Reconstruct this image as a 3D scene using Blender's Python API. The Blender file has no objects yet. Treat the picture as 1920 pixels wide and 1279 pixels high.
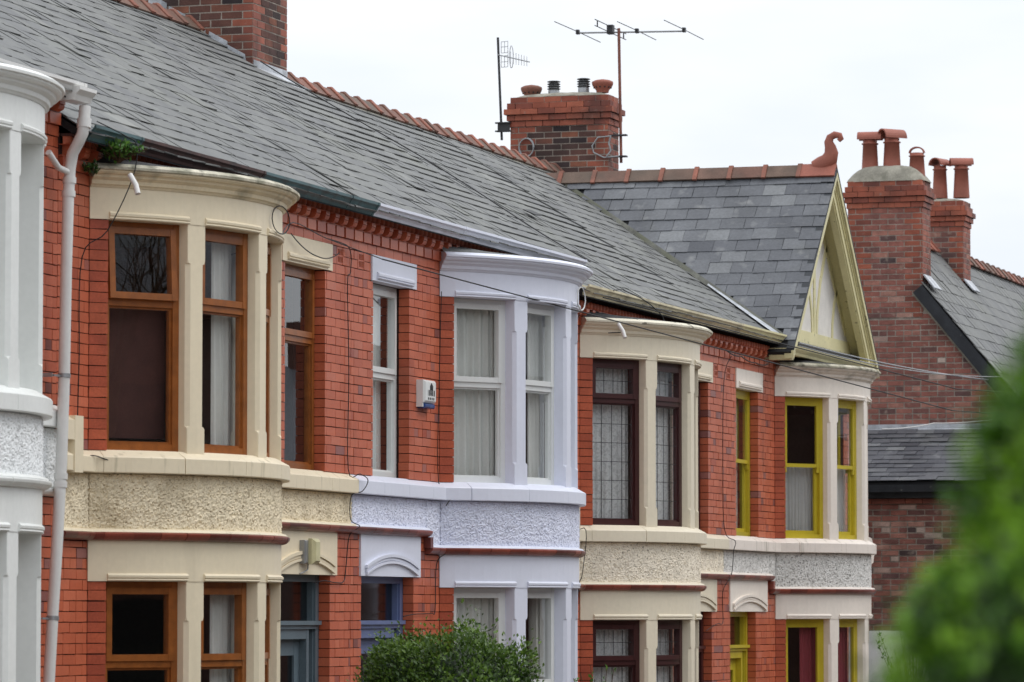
import bpy, math, random
import numpy as np
from mathutils import Vector, Matrix, noise
from math import sin, cos, pi, radians, sqrt, asin, atan2, tan
random.seed(7); RNG = np.random.default_rng(7)
sc = bpy.context.scene
COL = sc.collection

# ------------------------------------------------------------------ camera, world, sun, exposure
CAM_H = 2.0; FPX = 8200.0
_d = Vector((2540.0, -510.5, -FPX)).normalized()
_z = Vector((0, FPX, -510.5)).normalized()
_x = _d.cross(_z)
RM = Matrix((_x, _d, _z))
cd = bpy.data.cameras.new('camera'); cam = bpy.data.objects.new('camera', cd); COL.objects.link(cam)
cam.matrix_world = Matrix.Translation((0, 0, CAM_H)) @ RM.to_4x4()
cd.sensor_width = 36; cd.lens = FPX / 1920 * 36; cd.clip_start = .2; cd.clip_end = 3000
cd.dof.use_dof = True; cd.dof.focus_distance = 41; cd.dof.aperture_fstop = 6.0
sc.camera = cam

world = bpy.data.worlds.new('World'); sc.world = world; world.use_nodes = True
nt = world.node_tree; nt.nodes.clear()
SUN_EL, SUN_AZ = 52, 60      # azimuth measured from +Y towards +X
sky = nt.nodes.new('ShaderNodeTexSky'); sky.sky_type = 'NISHITA'; sky.sun_disc = False
sky.sun_elevation = radians(SUN_EL); sky.sun_rotation = radians(SUN_AZ)
b1 = nt.nodes.new('ShaderNodeBackground'); b1.inputs[1].default_value = .10
nt.links.new(sky.outputs[0], b1.inputs[0])
tc = nt.nodes.new('ShaderNodeTexCoord'); mp = nt.nodes.new('ShaderNodeMapping')
mp.inputs['Scale'].default_value = (4, 4, 14)
nz = nt.nodes.new('ShaderNodeTexNoise'); nz.inputs['Scale'].default_value = 1.6; nz.inputs['Detail'].default_value = 5
cr = nt.nodes.new('ShaderNodeValToRGB')
cr.color_ramp.elements[0].position = .40; cr.color_ramp.elements[0].color = (.79, .835, .90, 1)
cr.color_ramp.elements[1].position = .6; cr.color_ramp.elements[1].color = (.905, .92, .94, 1)
nt.links.new(tc.outputs['Generated'], mp.inputs[0]); nt.links.new(mp.outputs[0], nz.inputs['Vector']); nt.links.new(nz.outputs['Fac'], cr.inputs[0])
sx = nt.nodes.new('ShaderNodeSeparateXYZ'); nt.links.new(tc.outputs['Generated'], sx.inputs[0])
mr = nt.nodes.new('ShaderNodeMapRange'); mr.inputs[1].default_value = 0; mr.inputs[2].default_value = 1
mr.inputs[3].default_value = .98; mr.inputs[4].default_value = 1.75       # overcast sky: brighter overhead
nt.links.new(sx.outputs[2], mr.inputs[0])
b2 = nt.nodes.new('ShaderNodeBackground'); nt.links.new(cr.outputs[0], b2.inputs[0]); nt.links.new(mr.outputs[0], b2.inputs[1])
mx = nt.nodes.new('ShaderNodeMixShader'); mx.inputs[0].default_value = .95
nt.links.new(b1.outputs[0], mx.inputs[1]); nt.links.new(b2.outputs[0], mx.inputs[2])
wo = nt.nodes.new('ShaderNodeOutputWorld'); nt.links.new(mx.outputs[0], wo.inputs[0])

sl = bpy.data.lights.new('sun', 'SUN'); sl.energy = .9; sl.angle = radians(28); sl.color = (1, .965, .92)
so = bpy.data.objects.new('sun', sl); COL.objects.link(so)
sd = Vector((sin(radians(SUN_AZ)) * cos(radians(SUN_EL)), cos(radians(SUN_AZ)) * cos(radians(SUN_EL)), sin(radians(SUN_EL))))
so.rotation_euler = sd.to_track_quat('Z', 'Y').to_euler(); so.location = (30, 30, 60)
sc.view_settings.view_transform = 'Standard'; sc.view_settings.look = 'None'
sc.view_settings.exposure = .15; sc.view_settings.gamma = 1; sc.view_settings.use_curve_mapping = False
sc.render.engine = 'CYCLES'
sc.cycles.max_bounces = 8; sc.cycles.transparent_max_bounces = 12

RMT = RM.transposed()
def proj(p):
    c = RMT @ (Vector(p) - Vector((0, 0, CAM_H)))
    if c.z > -.1: return None
    return 960 + FPX * c.x / -c.z, 639.5 - FPX * c.y / -c.z, -c.z

# ------------------------------------------------------------------ materials
def lin(v): v /= 255; return v / 12.92 if v <= .04045 else ((v + .055) / 1.055) ** 2.4
def C(r, g, b, k=1.12): return (min(lin(r) * k, .86), min(lin(g) * k, .86), min(lin(b) * k, .86))
MATS = {}
def mat(name, col, rough=.6, var=.10, vs=2.5, bump=.15, bs=70, tone=None, grime_shade=None, spec=.35, streak=False, metal=0, bdist=.01):
    m = bpy.data.materials.new(name); m.use_nodes = True; t = m.node_tree; N = t.nodes; L = t.links
    p = N['Principled BSDF']; p.inputs['Roughness'].default_value = rough
    p.inputs['Specular IOR Level'].default_value = spec; p.inputs['Metallic'].default_value = metal
    g = N.new('ShaderNodeNewGeometry')
    if tone:
        a = N.new('ShaderNodeAttribute'); a.attribute_name = 'tone'
        r = N.new('ShaderNodeValToRGB'); e = r.color_ramp.elements
        e[0].position, e[0].color = tone[0][0], (*tone[0][1], 1); e[1].position, e[1].color = tone[-1][0], (*tone[-1][1], 1)
        for q, c in tone[1:-1]:
            x = e.new(q); x.color = (*c, 1)
        L.new(a.outputs['Fac'], r.inputs[0]); base = r.outputs[0]
    else:
        r = N.new('ShaderNodeRGB'); r.outputs[0].default_value = (*col, 1); base = r.outputs[0]
    def noisetex(scale, detail=4, vec=None):
        n = N.new('ShaderNodeTexNoise'); n.inputs['Scale'].default_value = scale; n.inputs['Detail'].default_value = detail
        L.new(vec or g.outputs['Position'], n.inputs['Vector']); return n.outputs['Fac']
    n1 = noisetex(vs); mr = N.new('ShaderNodeMapRange')
    mr.inputs[1].default_value = .3; mr.inputs[2].default_value = .7; mr.inputs[3].default_value = 1 - var * 1.5; mr.inputs[4].default_value = 1 + var * .7
    L.new(n1, mr.inputs[0])
    n1b = noisetex(vs * 14, 3); mrb = N.new('ShaderNodeMapRange')
    mrb.inputs[1].default_value = .3; mrb.inputs[2].default_value = .7; mrb.inputs[3].default_value = 1 - var; mrb.inputs[4].default_value = 1 + var * .6
    L.new(n1b, mrb.inputs[0])
    mm = N.new('ShaderNodeMath'); mm.operation = 'MULTIPLY'; L.new(mr.outputs[0], mm.inputs[0]); L.new(mrb.outputs[0], mm.inputs[1])
    vm = N.new('ShaderNodeVectorMath'); vm.operation = 'SCALE'; L.new(base, vm.inputs[0]); L.new(mm.outputs[0], vm.inputs['Scale'])
    out = vm.outputs[0]
    if grime_shade:  # dirt layers; on the pebbledash also painted pit shade
        for (gc, lo, hi, sc_, amt, st) in grime_shade:
            vec = None
            if st:
                mpn = N.new('ShaderNodeMapping'); mpn.inputs['Scale'].default_value = (1, 1, .12); L.new(g.outputs['Position'], mpn.inputs[0]); vec = mpn.outputs[0]
            n2 = noisetex(sc_, 6, vec); r2 = N.new('ShaderNodeMapRange'); r2.inputs[1].default_value = lo; r2.inputs[2].default_value = hi; r2.inputs[4].default_value = amt
            L.new(n2, r2.inputs[0]); mixn = N.new('ShaderNodeMix'); mixn.data_type = 'RGBA'
            L.new(r2.outputs[0], mixn.inputs[0]); L.new(out, mixn.inputs[6]); mixn.inputs[7].default_value = (*gc, 1); out = mixn.outputs[2]
    L.new(out, p.inputs['Base Color'])
    if bump:
        bn = N.new('ShaderNodeBump'); bn.inputs['Strength'].default_value = bump; bn.inputs['Distance'].default_value = bdist
        L.new(noisetex(bs, 5), bn.inputs['Height']); L.new(bn.outputs[0], p.inputs['Normal'])
    MATS[name] = m; return m

O1 = C(194, 101, 70, 1); O2 = C(186, 94, 64, 1); O3 = C(170, 82, 58, 1); O4 = C(202, 112, 82, 1); PU = C(146, 92, 86, 1); DK = C(118, 62, 52, 1)
SOOT = (.035, .03, .028)
M_brick = mat('facing_brick', O1, .42, .07, 3, .12, 60, tone=[(0, DK), (.06, PU), (.13, O3), (.4, O2), (.7, O1), (.92, O4), (1, PU)], spec=.4,
              grime_shade=[(C(105, 48, 38), .6, .85, 1.1, .5, False), (C(70, 46, 40), .62, .8, 2.6, .45, True)])
M_brickcant = mat('shaded_canted_brick', O3, .38, .14, 4, .12, 60, tone=[(0, DK), (.3, O3), (.7, O2), (1, O1)], spec=.4, grime_shade=[(C(95, 40, 34), .5, .75, 1.1, .5, False)])  # darker copy of the facing brick: shade of the turned faces is in the colour
M_mortar = mat('dark_mortar', C(64, 44, 40), .9, .2, 6, .3)
M_mortarL = mat('lime_mortar', C(158, 148, 138), .95, .25, 6, .4, grime_shade=[(SOOT, .5, .8, 2, .6, False)])
M_common = mat('common_brick', O3, .85, .22, 7, .5, 50, tone=[(0, C(84, 68, 68, 1)), (.15, C(116, 84, 80, 1)), (.4, C(144, 94, 84, 1)), (.65, C(158, 102, 90, 1)), (.85, C(172, 122, 108, 1)), (1, C(198, 178, 166, 1))],
               grime_shade=[(C(70, 54, 50), .5, .78, 1.5, .65, False), (C(185, 170, 155), .60, .76, 9, .5, False)])
M_sooty = mat('sooty_brick', O3, .85, .2, 6, .5, 50, tone=[(0, C(50, 42, 44)), (.3, C(78, 58, 54)), (.65, C(104, 68, 58)), (1, C(132, 84, 66))], grime_shade=[(SOOT, .5, .8, 1.7, .7, False)])
M_quoin = mat('orange_quoin_brick', O1, .6, .14, 6, .25, 50, tone=[(0, C(124, 68, 56, 1)), (.5, C(152, 82, 62, 1)), (1, C(172, 98, 74, 1))], grime_shade=[(SOOT, .48, .78, 2.3, .75, False), (C(158, 148, 138, 1), .64, .78, 16, .4, False)])
M_slate = mat('roof_slate', (.1, .1, .1), .62, .08, 1.4, .35, 45, tone=[(0, C(102, 103, 104, 1)), (.3, C(111, 112, 112, 1)), (.6, C(116, 117, 115, 1)), (.9, C(121, 122, 120, 1)), (1, C(134, 135, 131, 1))],
              grime_shade=[(C(108, 110, 94), .58, .8, .7, .35, False), (C(140, 140, 136), .68, .8, 22, .3, False)], spec=.25)
M_slateD = mat('gable_slate', (.1, .1, .1), .45, .16, 2.2, .3, 45, tone=[(0, C(72, 74, 80)), (.35, C(84, 86, 91)), (.7, C(96, 98, 102)), (1, C(114, 116, 118))],
               grime_shade=[(C(150, 150, 148), .6, .82, 5, .55, False), (C(92, 94, 80), .6, .8, 1.2, .4, False)], spec=.4)
M_under = mat('roof_underlay', C(42, 42, 44), .95, .2)
M_terra = mat('terracotta', C(158, 94, 78, 1), .6, .16, 5, .2, grime_shade=[(C(90, 62, 50), .5, .78, 2.5, .6, False)])
M_ridge = mat('ridge_terracotta', C(140, 84, 68), .7, .2, 5, .3, grime_shade=[(C(82, 74, 66), .45, .75, 3, .75, False)], tone=[(0, C(112, 96, 84, 1)), (.4, C(124, 88, 76, 1)), (1, C(160, 98, 80, 1))])
M_string = mat('string_tile', C(118, 56, 44), .35, .14, 4, .12, tone=[(0, C(92, 42, 36)), (.6, C(122, 56, 44)), (1, C(146, 74, 58))], spec=.5)
GR = [(C(130, 120, 98), .62, .84, 2.5, .25, True)]
M_cream = mat('cream_paint', C(221, 208, 181, 1.12), .45, .03, 1.5, .06, 30, grime_shade=GR)
M_creamD = mat('pale_cream_paint', C(217, 207, 185, 1.15), .45, .035, 1.5, .06, 30, grime_shade=GR)
M_lilac = mat('lilac_white_paint', C(208, 211, 224, 1.16), .42, .02, 1.5, .05, 30)
M_white = mat('white_paint', C(214, 216, 213, 1.2), .42, .03, 1.5, .06, 30, grime_shade=[(C(150, 150, 140), .62, .85, 2.5, .3, True)])
M_pink = mat('pinkish_cream_paint', C(222, 211, 200, 1.2), .45, .035, 1.5, .06, 30, grime_shade=GR)
M_creamS = mat('streaked_cream_sill', C(221, 208, 181, 1.12), .5, .03, 1.5, .08, 30, grime_shade=[(C(120, 112, 84), .60, .74, 11, .55, True)])
M_pinkS = mat('streaked_pinkish_sill', C(220, 210, 200, 1.15), .5, .03, 1.5, .08, 30, grime_shade=[(C(108, 106, 84), .58, .74, 9, .6, True)])
WG = [(C(112, 112, 92), .42, .62, 5, .7, False), (C(60, 58, 50), .55, .72, 9, .8, False), (C(150, 142, 70), .64, .74, 3, .5, False)]
M_weather = mat('lichened_cornice_top', C(196, 190, 172), .8, .15, 4, .5, 40, grime_shade=WG)
M_weatherD = mat('flaking_cornice_top', C(206, 200, 182), .7, .1, 4, .3, 40, grime_shade=[(C(92, 88, 76), .60, .66, 11, .85, False)])
M_stain = mat('stained_cream_paint', C(218, 203, 172, 1.15), .6, .06, 3, .1, grime_shade=[(C(96, 88, 64), .5, .72, 3.5, .65, False)])
M_stainP = mat('stained_pinkish_paint', C(216, 206, 194, 1.2), .6, .06, 3, .1, grime_shade=[(C(86, 82, 66), .5, .72, 3.5, .65, False)])
M_pebB = mat('cream_pebbledash', C(218, 205, 178, 1.15), .85, .08, 6, .5, 90, grime_shade=[(C(120, 98, 66), .60, .66, 36, .7, False), (C(128, 108, 70), .54, .75, 2, .5, False)])  # fine speckle paints the shaded pits between pebbles; the broad layer is staining
M_pebC = mat('lilac_pebbledash', C(206, 209, 224, 1.16), .8, .04, 6, .5, 90, grime_shade=[(C(150, 152, 168), .60, .68, 36, .5, False)])  # grey-lilac speckle is painted pit shade
M_pebA = mat('white_pebbledash', C(214, 216, 220, 1.25), .8, .05, 6, .5, 90, grime_shade=[(C(140, 142, 144), .60, .68, 34, .5, False)])  # grey speckle paints the shaded gaps between pebbles
M_pebD = mat('buff_pebbledash', C(216, 207, 190, 1.25), .85, .08, 8, .5, 90, grime_shade=[(C(118, 108, 92), .60, .66, 36, .7, False)])  # dark speckle: shade of the pits put into the colour
M_pebE = mat('off_white_pebbledash', C(206, 204, 200, 1.15), .85, .08, 8, .5, 90, grime_shade=[(C(100, 98, 92), .575, .63, 38, .8, False)])  # denser speckle, again painted shade of the pits
M_lead = mat('lead_flashing', C(186, 190, 196), .5, .2, 5, .3, grime_shade=[(C(105, 108, 112), .5, .7, 4, .6, False)])
M_felt = mat('bay_roof_felt', C(118, 120, 120), .9, .2, 6, .6, 40, grime_shade=[(SOOT, .5, .75, 5, .6, False)])
M_feltD = mat('dark_bay_roof_felt', C(62, 62, 64), .9, .3, 6, .6, 40, grime_shade=[(C(120, 118, 110), .58, .72, 8, .6, False)])
M_oak = mat('golden_oak_frame', C(142, 82, 34), .35, .16, 12, .05, 200, spec=.5)
M_upvc = mat('white_upvc', C(212, 214, 212), .3, .02, 2, 0, spec=.5)
M_mahog = mat('mahogany_frame', C(62, 30, 30), .35, .12, 8, .05, spec=.5)
M_yellow = mat('yellow_paint', C(182, 164, 44), .4, .06, 4, .06)
M_olive = mat('pale_olive_cream_paint', C(208, 200, 156), .5, .06, 3, .08, grime_shade=[(C(70, 66, 44), .66, .72, 14, .7, False)])
M_rough = mat('white_roughcast', C(214, 210, 204), .85, .06, 6, .8, 60)
M_gdoor = mat('grey_blue_door_paint', C(92, 106, 114), .4, .08, 4, .08)
M_bdoor = mat('slate_blue_door_paint', C(98, 110, 146), .4, .06, 4, .08)
M_teal = mat('teal_gutter_paint', C(62, 92, 96), .45, .15, 4, .1, grime_shade=[(C(50, 46, 42), .5, .72, 5, .8, False)])
M_rust = mat('peeled_rusty_gutter', C(74, 50, 46), .6, .2, 8, .2, grime_shade=[(C(40, 38, 38), .45, .7, 5, .7, False)])
M_cgut = mat('stained_cream_gutter', C(210, 200, 168), .5, .08, 3, .1, grime_shade=[(C(128, 118, 92), .5, .68, 2.5, .65, False)])
M_pipe = mat('white_downpipe', C(206, 205, 202), .35, .03, 2, 0, spec=.5)
M_black = mat('black_cable', (.012, .012, .013), .5, .05, 2, 0)
M_grey = mat('grey_metal', C(150, 152, 154), .4, .1, 9, .1, metal=.5)
M_dkmetal = mat('dark_metal', C(58, 58, 60), .5, .15, 9, .1, metal=.3)
M_rustpole = mat('rusty_pole', C(132, 84, 70), .7, .2, 9, .3, grime_shade=[(C(70, 56, 52), .5, .7, 6, .7, False)])
M_cement = mat('cement_flaunching', C(150, 146, 134), .95, .2, 5, .8, 30, grime_shade=[(C(90, 90, 78), .5, .7, 6, .6, False)])
M_blackboard = mat('black_bargeboard', C(44, 47, 52), .5, .25, 6, .1, grime_shade=[(C(130, 130, 126), .68, .74, 9, .6, False)])
M_whitewall = mat('whitewashed_brick', C(232, 238, 238), .7, .06, 3, .2)
M_soil = mat('front_garden_ground', C(110, 104, 94), .95, .2, 3, .3)
M_asph = mat('asphalt', (.05, .05, .052), .9, .15, 3, .4)
M_pave = mat('pavement_flags', C(140, 136, 128), .9, .12, 3, .3)
M_inside = mat('room_wall', C(120, 114, 106), .9, .1)
M_shade = mat('dark_brown_blind', C(72, 44, 40), .8, .12, 6, .1)
def leafmat(name, c0, c1, c2, rough=.35):
    m = mat(name, c0, rough, .1, 3, 0, tone=[(0, c0), (.6, c1), (1, c2)], spec=.45)
    p = m.node_tree.nodes['Principled BSDF']
    t = m.node_tree; tr = t.nodes.new('ShaderNodeBsdfTranslucent'); mxs = t.nodes.new('ShaderNodeMixShader'); mxs.inputs[0].default_value = .3
    src = p.inputs['Base Color'].links[0].from_socket
    t.links.new(src, tr.inputs[0]); o = [n for n in t.nodes if n.type == 'OUTPUT_MATERIAL'][0]
    t.links.new(p.outputs[0], mxs.inputs[1]); t.links.new(tr.outputs[0], mxs.inputs[2]); t.links.new(mxs.outputs[0], o.inputs[0])
    return m
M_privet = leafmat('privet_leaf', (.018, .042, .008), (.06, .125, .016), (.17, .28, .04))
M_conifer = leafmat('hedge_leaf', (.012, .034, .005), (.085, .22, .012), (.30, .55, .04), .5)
M_fern = leafmat('fern_leaf', (.03, .07, .015), (.08, .2, .03), (.16, .34, .06))
M_twig = mat('twig', C(78, 62, 46), .9, .2)
def glassmat(name, ior=1.7, tint=(1, 1, 1), rough=0.0, trans=1.0):
    m = bpy.data.materials.new(name); m.use_nodes = True; t = m.node_tree; N = t.nodes; L = t.links; N.clear()
    o = N.new('ShaderNodeOutputMaterial'); tr = N.new('ShaderNodeBsdfTransparent'); tr.inputs[0].default_value = (*[v * trans for v in tint], 1)
    gl = N.new('ShaderNodeBsdfGlossy'); gl.inputs['Roughness'].default_value = rough; gl.inputs[0].default_value = (.95, .97, 1, 1)
    fr = N.new('ShaderNodeFresnel'); fr.inputs[0].default_value = ior
    g = N.new('ShaderNodeNewGeometry'); n = N.new('ShaderNodeTexNoise'); n.inputs['Scale'].default_value = 2.6; n.inputs['Detail'].default_value = 1
    L.new(g.outputs['Position'], n.inputs['Vector']); b = N.new('ShaderNodeBump'); b.inputs['Strength'].default_value = .05; b.inputs['Distance'].default_value = .01
    L.new(n.outputs['Fac'], b.inputs['Height']); L.new(b.outputs[0], gl.inputs['Normal'])
    bk = N.new('ShaderNodeMath'); bk.operation = 'SUBTRACT'; bk.inputs[0].default_value = 1; L.new(g.outputs['Backfacing'], bk.inputs[1]); ml = N.new('ShaderNodeMath'); ml.operation = 'MULTIPLY'; L.new(bk.outputs[0], ml.inputs[0]); L.new(fr.outputs[0], ml.inputs[1])
    mx = N.new('ShaderNodeMixShader'); L.new(ml.outputs[0], mx.inputs[0]); L.new(tr.outputs[0], mx.inputs[1]); L.new(gl.outputs[0], mx.inputs[2]); L.new(mx.outputs[0], o.inputs[0])
    return m
M_glass = glassmat('window_glass', 1.85, (.985, .99, .985))
M_frost = glassmat('obscure_glass', 1.7, (.55, .58, .58), .12, .8)
def curtainmat(name, col, alpha=1.0, lace=False):
    m = mat(name, col, .85, .04, 3, 0); t = m.node_tree; N = t.nodes; L = t.links; p = N['Principled BSDF']
    o = [n for n in N if n.type == 'OUTPUT_MATERIAL'][0]
    tl = N.new('ShaderNodeBsdfTranslucent'); tl.inputs[0].default_value = (*col, 1)
    m1 = N.new('ShaderNodeMixShader'); m1.inputs[0].default_value = .25; L.new(p.outputs[0], m1.inputs[1]); L.new(tl.outputs[0], m1.inputs[2])
    tp = N.new('ShaderNodeBsdfTransparent'); m2 = N.new('ShaderNodeMixShader'); L.new(tp.outputs[0], m2.inputs[1]); L.new(m1.outputs[0], m2.inputs[2])
    if lace:
        g = N.new('ShaderNodeNewGeometry'); v = N.new('ShaderNodeTexNoise'); v.inputs['Scale'].default_value = 22; v.inputs['Detail'].default_value = 3; v.inputs['Distortion'].default_value = 1.5
        L.new(g.outputs['Position'], v.inputs['Vector']); r = N.new('ShaderNodeMapRange'); r.inputs[1].default_value = .44; r.inputs[2].default_value = .5; r.inputs[3].default_value = .8; r.inputs[4].default_value = 1
        L.new(v.outputs['Fac'], r.inputs[0]); L.new(r.outputs[0], m2.inputs[0])
    else: m2.inputs[0].default_value = alpha
    L.new(m2.outputs[0], o.inputs[0]); return m
M_curt = curtainmat('white_curtain', (.88, .89, .86))
M_net = curtainmat('net_curtain', (.84, .84, .84), .72)
M_lace = curtainmat('lace_curtain', (.9, .91, .92), 1, True)
M_pinkc = curtainmat('red_striped_curtain', C(160, 70, 80))

# ------------------------------------------------------------------ mesh builder and object helpers
class MB:
    def __init__(s): s.v = []; s.f = []; s.t = []; s.sm = []
    def add(s, vs, fs, tone=None, smooth=False):
        b = len(s.v); s.v.extend([tuple(p) for p in vs]); t = random.random() if tone is None else tone
        for f in fs: s.f.append(tuple(i + b for i in f)); s.t.append(t); s.sm.append(smooth)
        return s
    def box(s, x0, x1, y0, y1, z0, z1, tone=None):
        return s.add([(x0, y0, z0), (x1, y0, z0), (x1, y1, z0), (x0, y1, z0), (x0, y0, z1), (x1, y0, z1), (x1, y1, z1), (x0, y1, z1)],
                     [(0, 3, 2, 1), (4, 5, 6, 7), (0, 1, 5, 4), (1, 2, 6, 5), (2, 3, 7, 6), (3, 0, 4, 7)], tone)
    def obox(s, o, a, b, c, tone=None):     # corner o, edge vectors a b c
        o, a, b, c = map(Vector, (o, a, b, c))
        P = [o, o + a, o + a + b, o + b, o + c, o + a + c, o + a + b + c, o + b + c]
        F = [(0, 3, 2, 1), (4, 5, 6, 7), (0, 1, 5, 4), (1, 2, 6, 5), (2, 3, 7, 6), (3, 0, 4, 7)]
        if a.cross(b).dot(c) < 0: F = [tuple(reversed(f)) for f in F]
        return s.add(P, F, tone)
    def loft(s, rings, caps=True, tone=None, smooth=False, closed=True):
        n = len(rings[0]); vs = [p for r in rings for p in r]; fs = []
        for i in range(len(rings) - 1):
            for j in range(n if closed else n - 1):
                k = (j + 1) % n; fs.append((i * n + j, i * n + k, (i + 1) * n + k, (i + 1) * n + j))
        s.add(vs, fs, tone, smooth)
        if caps and closed:
            s.add(rings[0], [tuple(reversed(range(n)))], tone); s.add(rings[-1], [tuple(range(n))], tone)
        return s
    def tube(s, pts, r, n=8, tone=None):
        pts = [Vector(p) for p in pts]; rings = []
        for i, p in enumerate(pts):
            d = (pts[min(i + 1, len(pts) - 1)] - pts[max(i - 1, 0)]).normalized()
            if i == 0:
                u = d.cross(Vector((0, 0, 1)))
                if u.length < .3: u = d.cross(Vector((0, 1, 0)))
            else: u = u - d * u.dot(d)
            u.normalize(); w = d.cross(u); rr = r[i] if isinstance(r, (list, tuple)) else r
            rings.append([p + (u * cos(2 * pi * k / n) + w * sin(2 * pi * k / n)) * rr for k in range(n)])
        return s.loft(rings, tone=tone, smooth=True)
    def lathe(s, c, prof, n=20, tone=None, smooth=True):
        c = Vector(c); return s.loft([[c + Vector((r * cos(2 * pi * k / n), r * sin(2 * pi * k / n), z)) for k in range(n)] for r, z in prof], tone=tone, smooth=smooth)
    def mesh(s, name):
        m = bpy.data.meshes.new(name); m.from_pydata(s.v, [], s.f)
        a = m.attributes.new('tone', 'FLOAT', 'FACE'); a.data.foreach_set('value', s.t)
        m.polygons.foreach_set('use_smooth', s.sm); m.update(); return m
def fixn(me):
    import bmesh
    b = bmesh.new(); b.from_mesh(me); bmesh.ops.recalc_face_normals(b, faces=b.faces); b.to_mesh(me); b.free()
def put(name, mb, m, parent=None, recalc=True, kind=None, label=None):
    me = mb.mesh(name) if isinstance(mb, MB) else mb
    if recalc and isinstance(mb, MB): fixn(me)
    if m and not me.materials: me.materials.append(m)
    o = bpy.data.objects.new(name, me); COL.objects.link(o)
    if parent: o.parent = parent; o.matrix_parent_inverse = PINV.get(parent.name, Matrix())
    if kind: o['kind'] = kind
    if label: o['label'] = label
    return o
PINV = {}
def thing(name, label, cat, loc, group=None):
    o = bpy.data.objects.new(name, None); COL.objects.link(o); o.location = loc; o.empty_display_size = .3
    o['label'] = label; o['category'] = cat
    if group: o['group'] = group
    PINV[o.name] = Matrix.Translation(-Vector(loc)); return o
def tag(o, label, cat, group=None):
    o['label'] = label; o['category'] = cat
    if group: o['group'] = group
    return o
def settle(o):      # move a single-mesh thing's origin to its base
    me = o.data; n = len(me.vertices); co = np.empty(n * 3); me.vertices.foreach_get('co', co); co = co.reshape(-1, 3)
    c = np.array([(co[:, 0].min() + co[:, 0].max()) / 2, (co[:, 1].min() + co[:, 1].max()) / 2, co[:, 2].min()])
    me.vertices.foreach_set('co', (co - c).ravel()); me.update(); o.location = Vector(c); return o

# repeated small pieces: (matrix columns) collected per house, the largest in view become objects
class Pieces:
    variants = {}
    def __init__(s): s.items = []
    def add(s, kind, parent, m, origin, a, b, c, tone):   # kind name, parent object, material, corner+edges
        s.items.append((kind, parent, m, Vector(origin), Vector(a), Vector(b), Vector(c), tone))
    @staticmethod
    def variant(m, tone, wob):
        k = (m.name, round(tone * 15), random.randrange(2), wob)
        if k not in Pieces.variants:
            q = []
            for z in (0, 1):
                for (x, y) in ((0, 0), (1, 0), (1, 1), (0, 1)):
                    q.append((x - .5 + random.uniform(-wob, wob) * .5, y - .5, z - .5 + random.uniform(-wob, wob)))
            mb = MB().add(q, [(0, 3, 2, 1), (4, 5, 6, 7), (0, 1, 5, 4), (1, 2, 6, 5), (2, 3, 7, 6), (3, 0, 4, 7)], tone=round(tone * 15) / 15)
            me = mb.mesh('piece'); me.materials.append(m); Pieces.variants[k] = me
        return Pieces.variants[k]
    def flush(s, limit=300, wob=.03):
        kinds = {}
        for it in s.items: kinds.setdefault(it[0], []).append(it)
        for kind, its in kinds.items():
            sc_ = []
            for i, it in enumerate(its):
                o, a, b, c = it[3:7]; ctr = o + (a + b + c) / 2; p = proj(ctr)
                size = -1
                if p and -20 < p[0] < 1940 and -20 < p[1] < 1299: size = max(a.length, c.length) * min(a.length, c.length) * (FPX / p[2]) ** 2
                sc_.append((size, i))
            sc_.sort(reverse=True); chosen = set(i for v, i in sc_[:limit] if v > 20)
            rest = {}
            for i, it in enumerate(its):
                _, par, m, o, a, b, c, tone = it
                if i in chosen:
                    me = s.variant(m, tone, wob)
                    ob = bpy.data.objects.new(kind, me); COL.objects.link(ob); ob.parent = par
                    ctr = o + (a + b + c) / 2
                    R3 = Matrix((a, b, c)).transposed().to_4x4()
                    ob.matrix_basis = Matrix.Translation(ctr) @ R3
                else:
                    rest.setdefault((par.name, m.name), (par, m, MB()))[2].obox(o, a, b, c, tone)
            for (pn, mn), (par, m, mb) in rest.items():
                put(kind + '_courses', mb, m, par, recalc=False, kind='stuff')
        s.items = []

# ------------------------------------------------------------------ geometry constants of the terrace
WX = -12.7
CH, SG = 3.42, .75
BR = ((CH / 2) ** 2 + SG ** 2) / (2 * SG); BA = asin(CH / 2 / BR)
def bow(b0, y, off=0):
    cx = WX + SG - BR; a = asin(max(-1, min(1, (y - CH / 2) / BR))); return (cx + (BR + off) * cos(a), b0 + CH / 2 + (BR + off) * sin(a))
def bowpts(b0, ya=0, yb=CH, n=24):
    a0 = asin((ya - CH / 2) / BR); a1 = asin((yb - CH / 2) / BR); cx = WX + SG - BR
    return [(cx + BR * cos(a0 + (a1 - a0) * i / n), b0 + CH / 2 + BR * sin(a0 + (a1 - a0) * i / n)) for i in range(n + 1)]
def offs(pts, off):     # mitred offset of an open polyline towards +X
    out = []
    for i, p in enumerate(pts):
        p = Vector(p); ds = []
        if i > 0: ds.append((p - Vector(pts[i - 1])).normalized())
        if i < len(pts) - 1: ds.append((Vector(pts[i + 1]) - p).normalized())
        ns = [Vector((d.y, -d.x)) for d in ds]; n = sum(ns, Vector((0, 0))).normalized(); k = 1 / max(.4, n.dot(ns[0]))
        out.append(p + n * off * k)
    return out
def sweep(mb, pts, prof, tone=None, smooth=False):
    cols = {}
    rings = []
    O = {o: offs(pts, o) for o in set(q[0] for q in prof)}
    for i in range(len(pts)): rings.append([(O[o][i].x, O[o][i].y, z) for o, z in prof])
    return mb.loft(rings, tone=tone, smooth=smooth)
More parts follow.
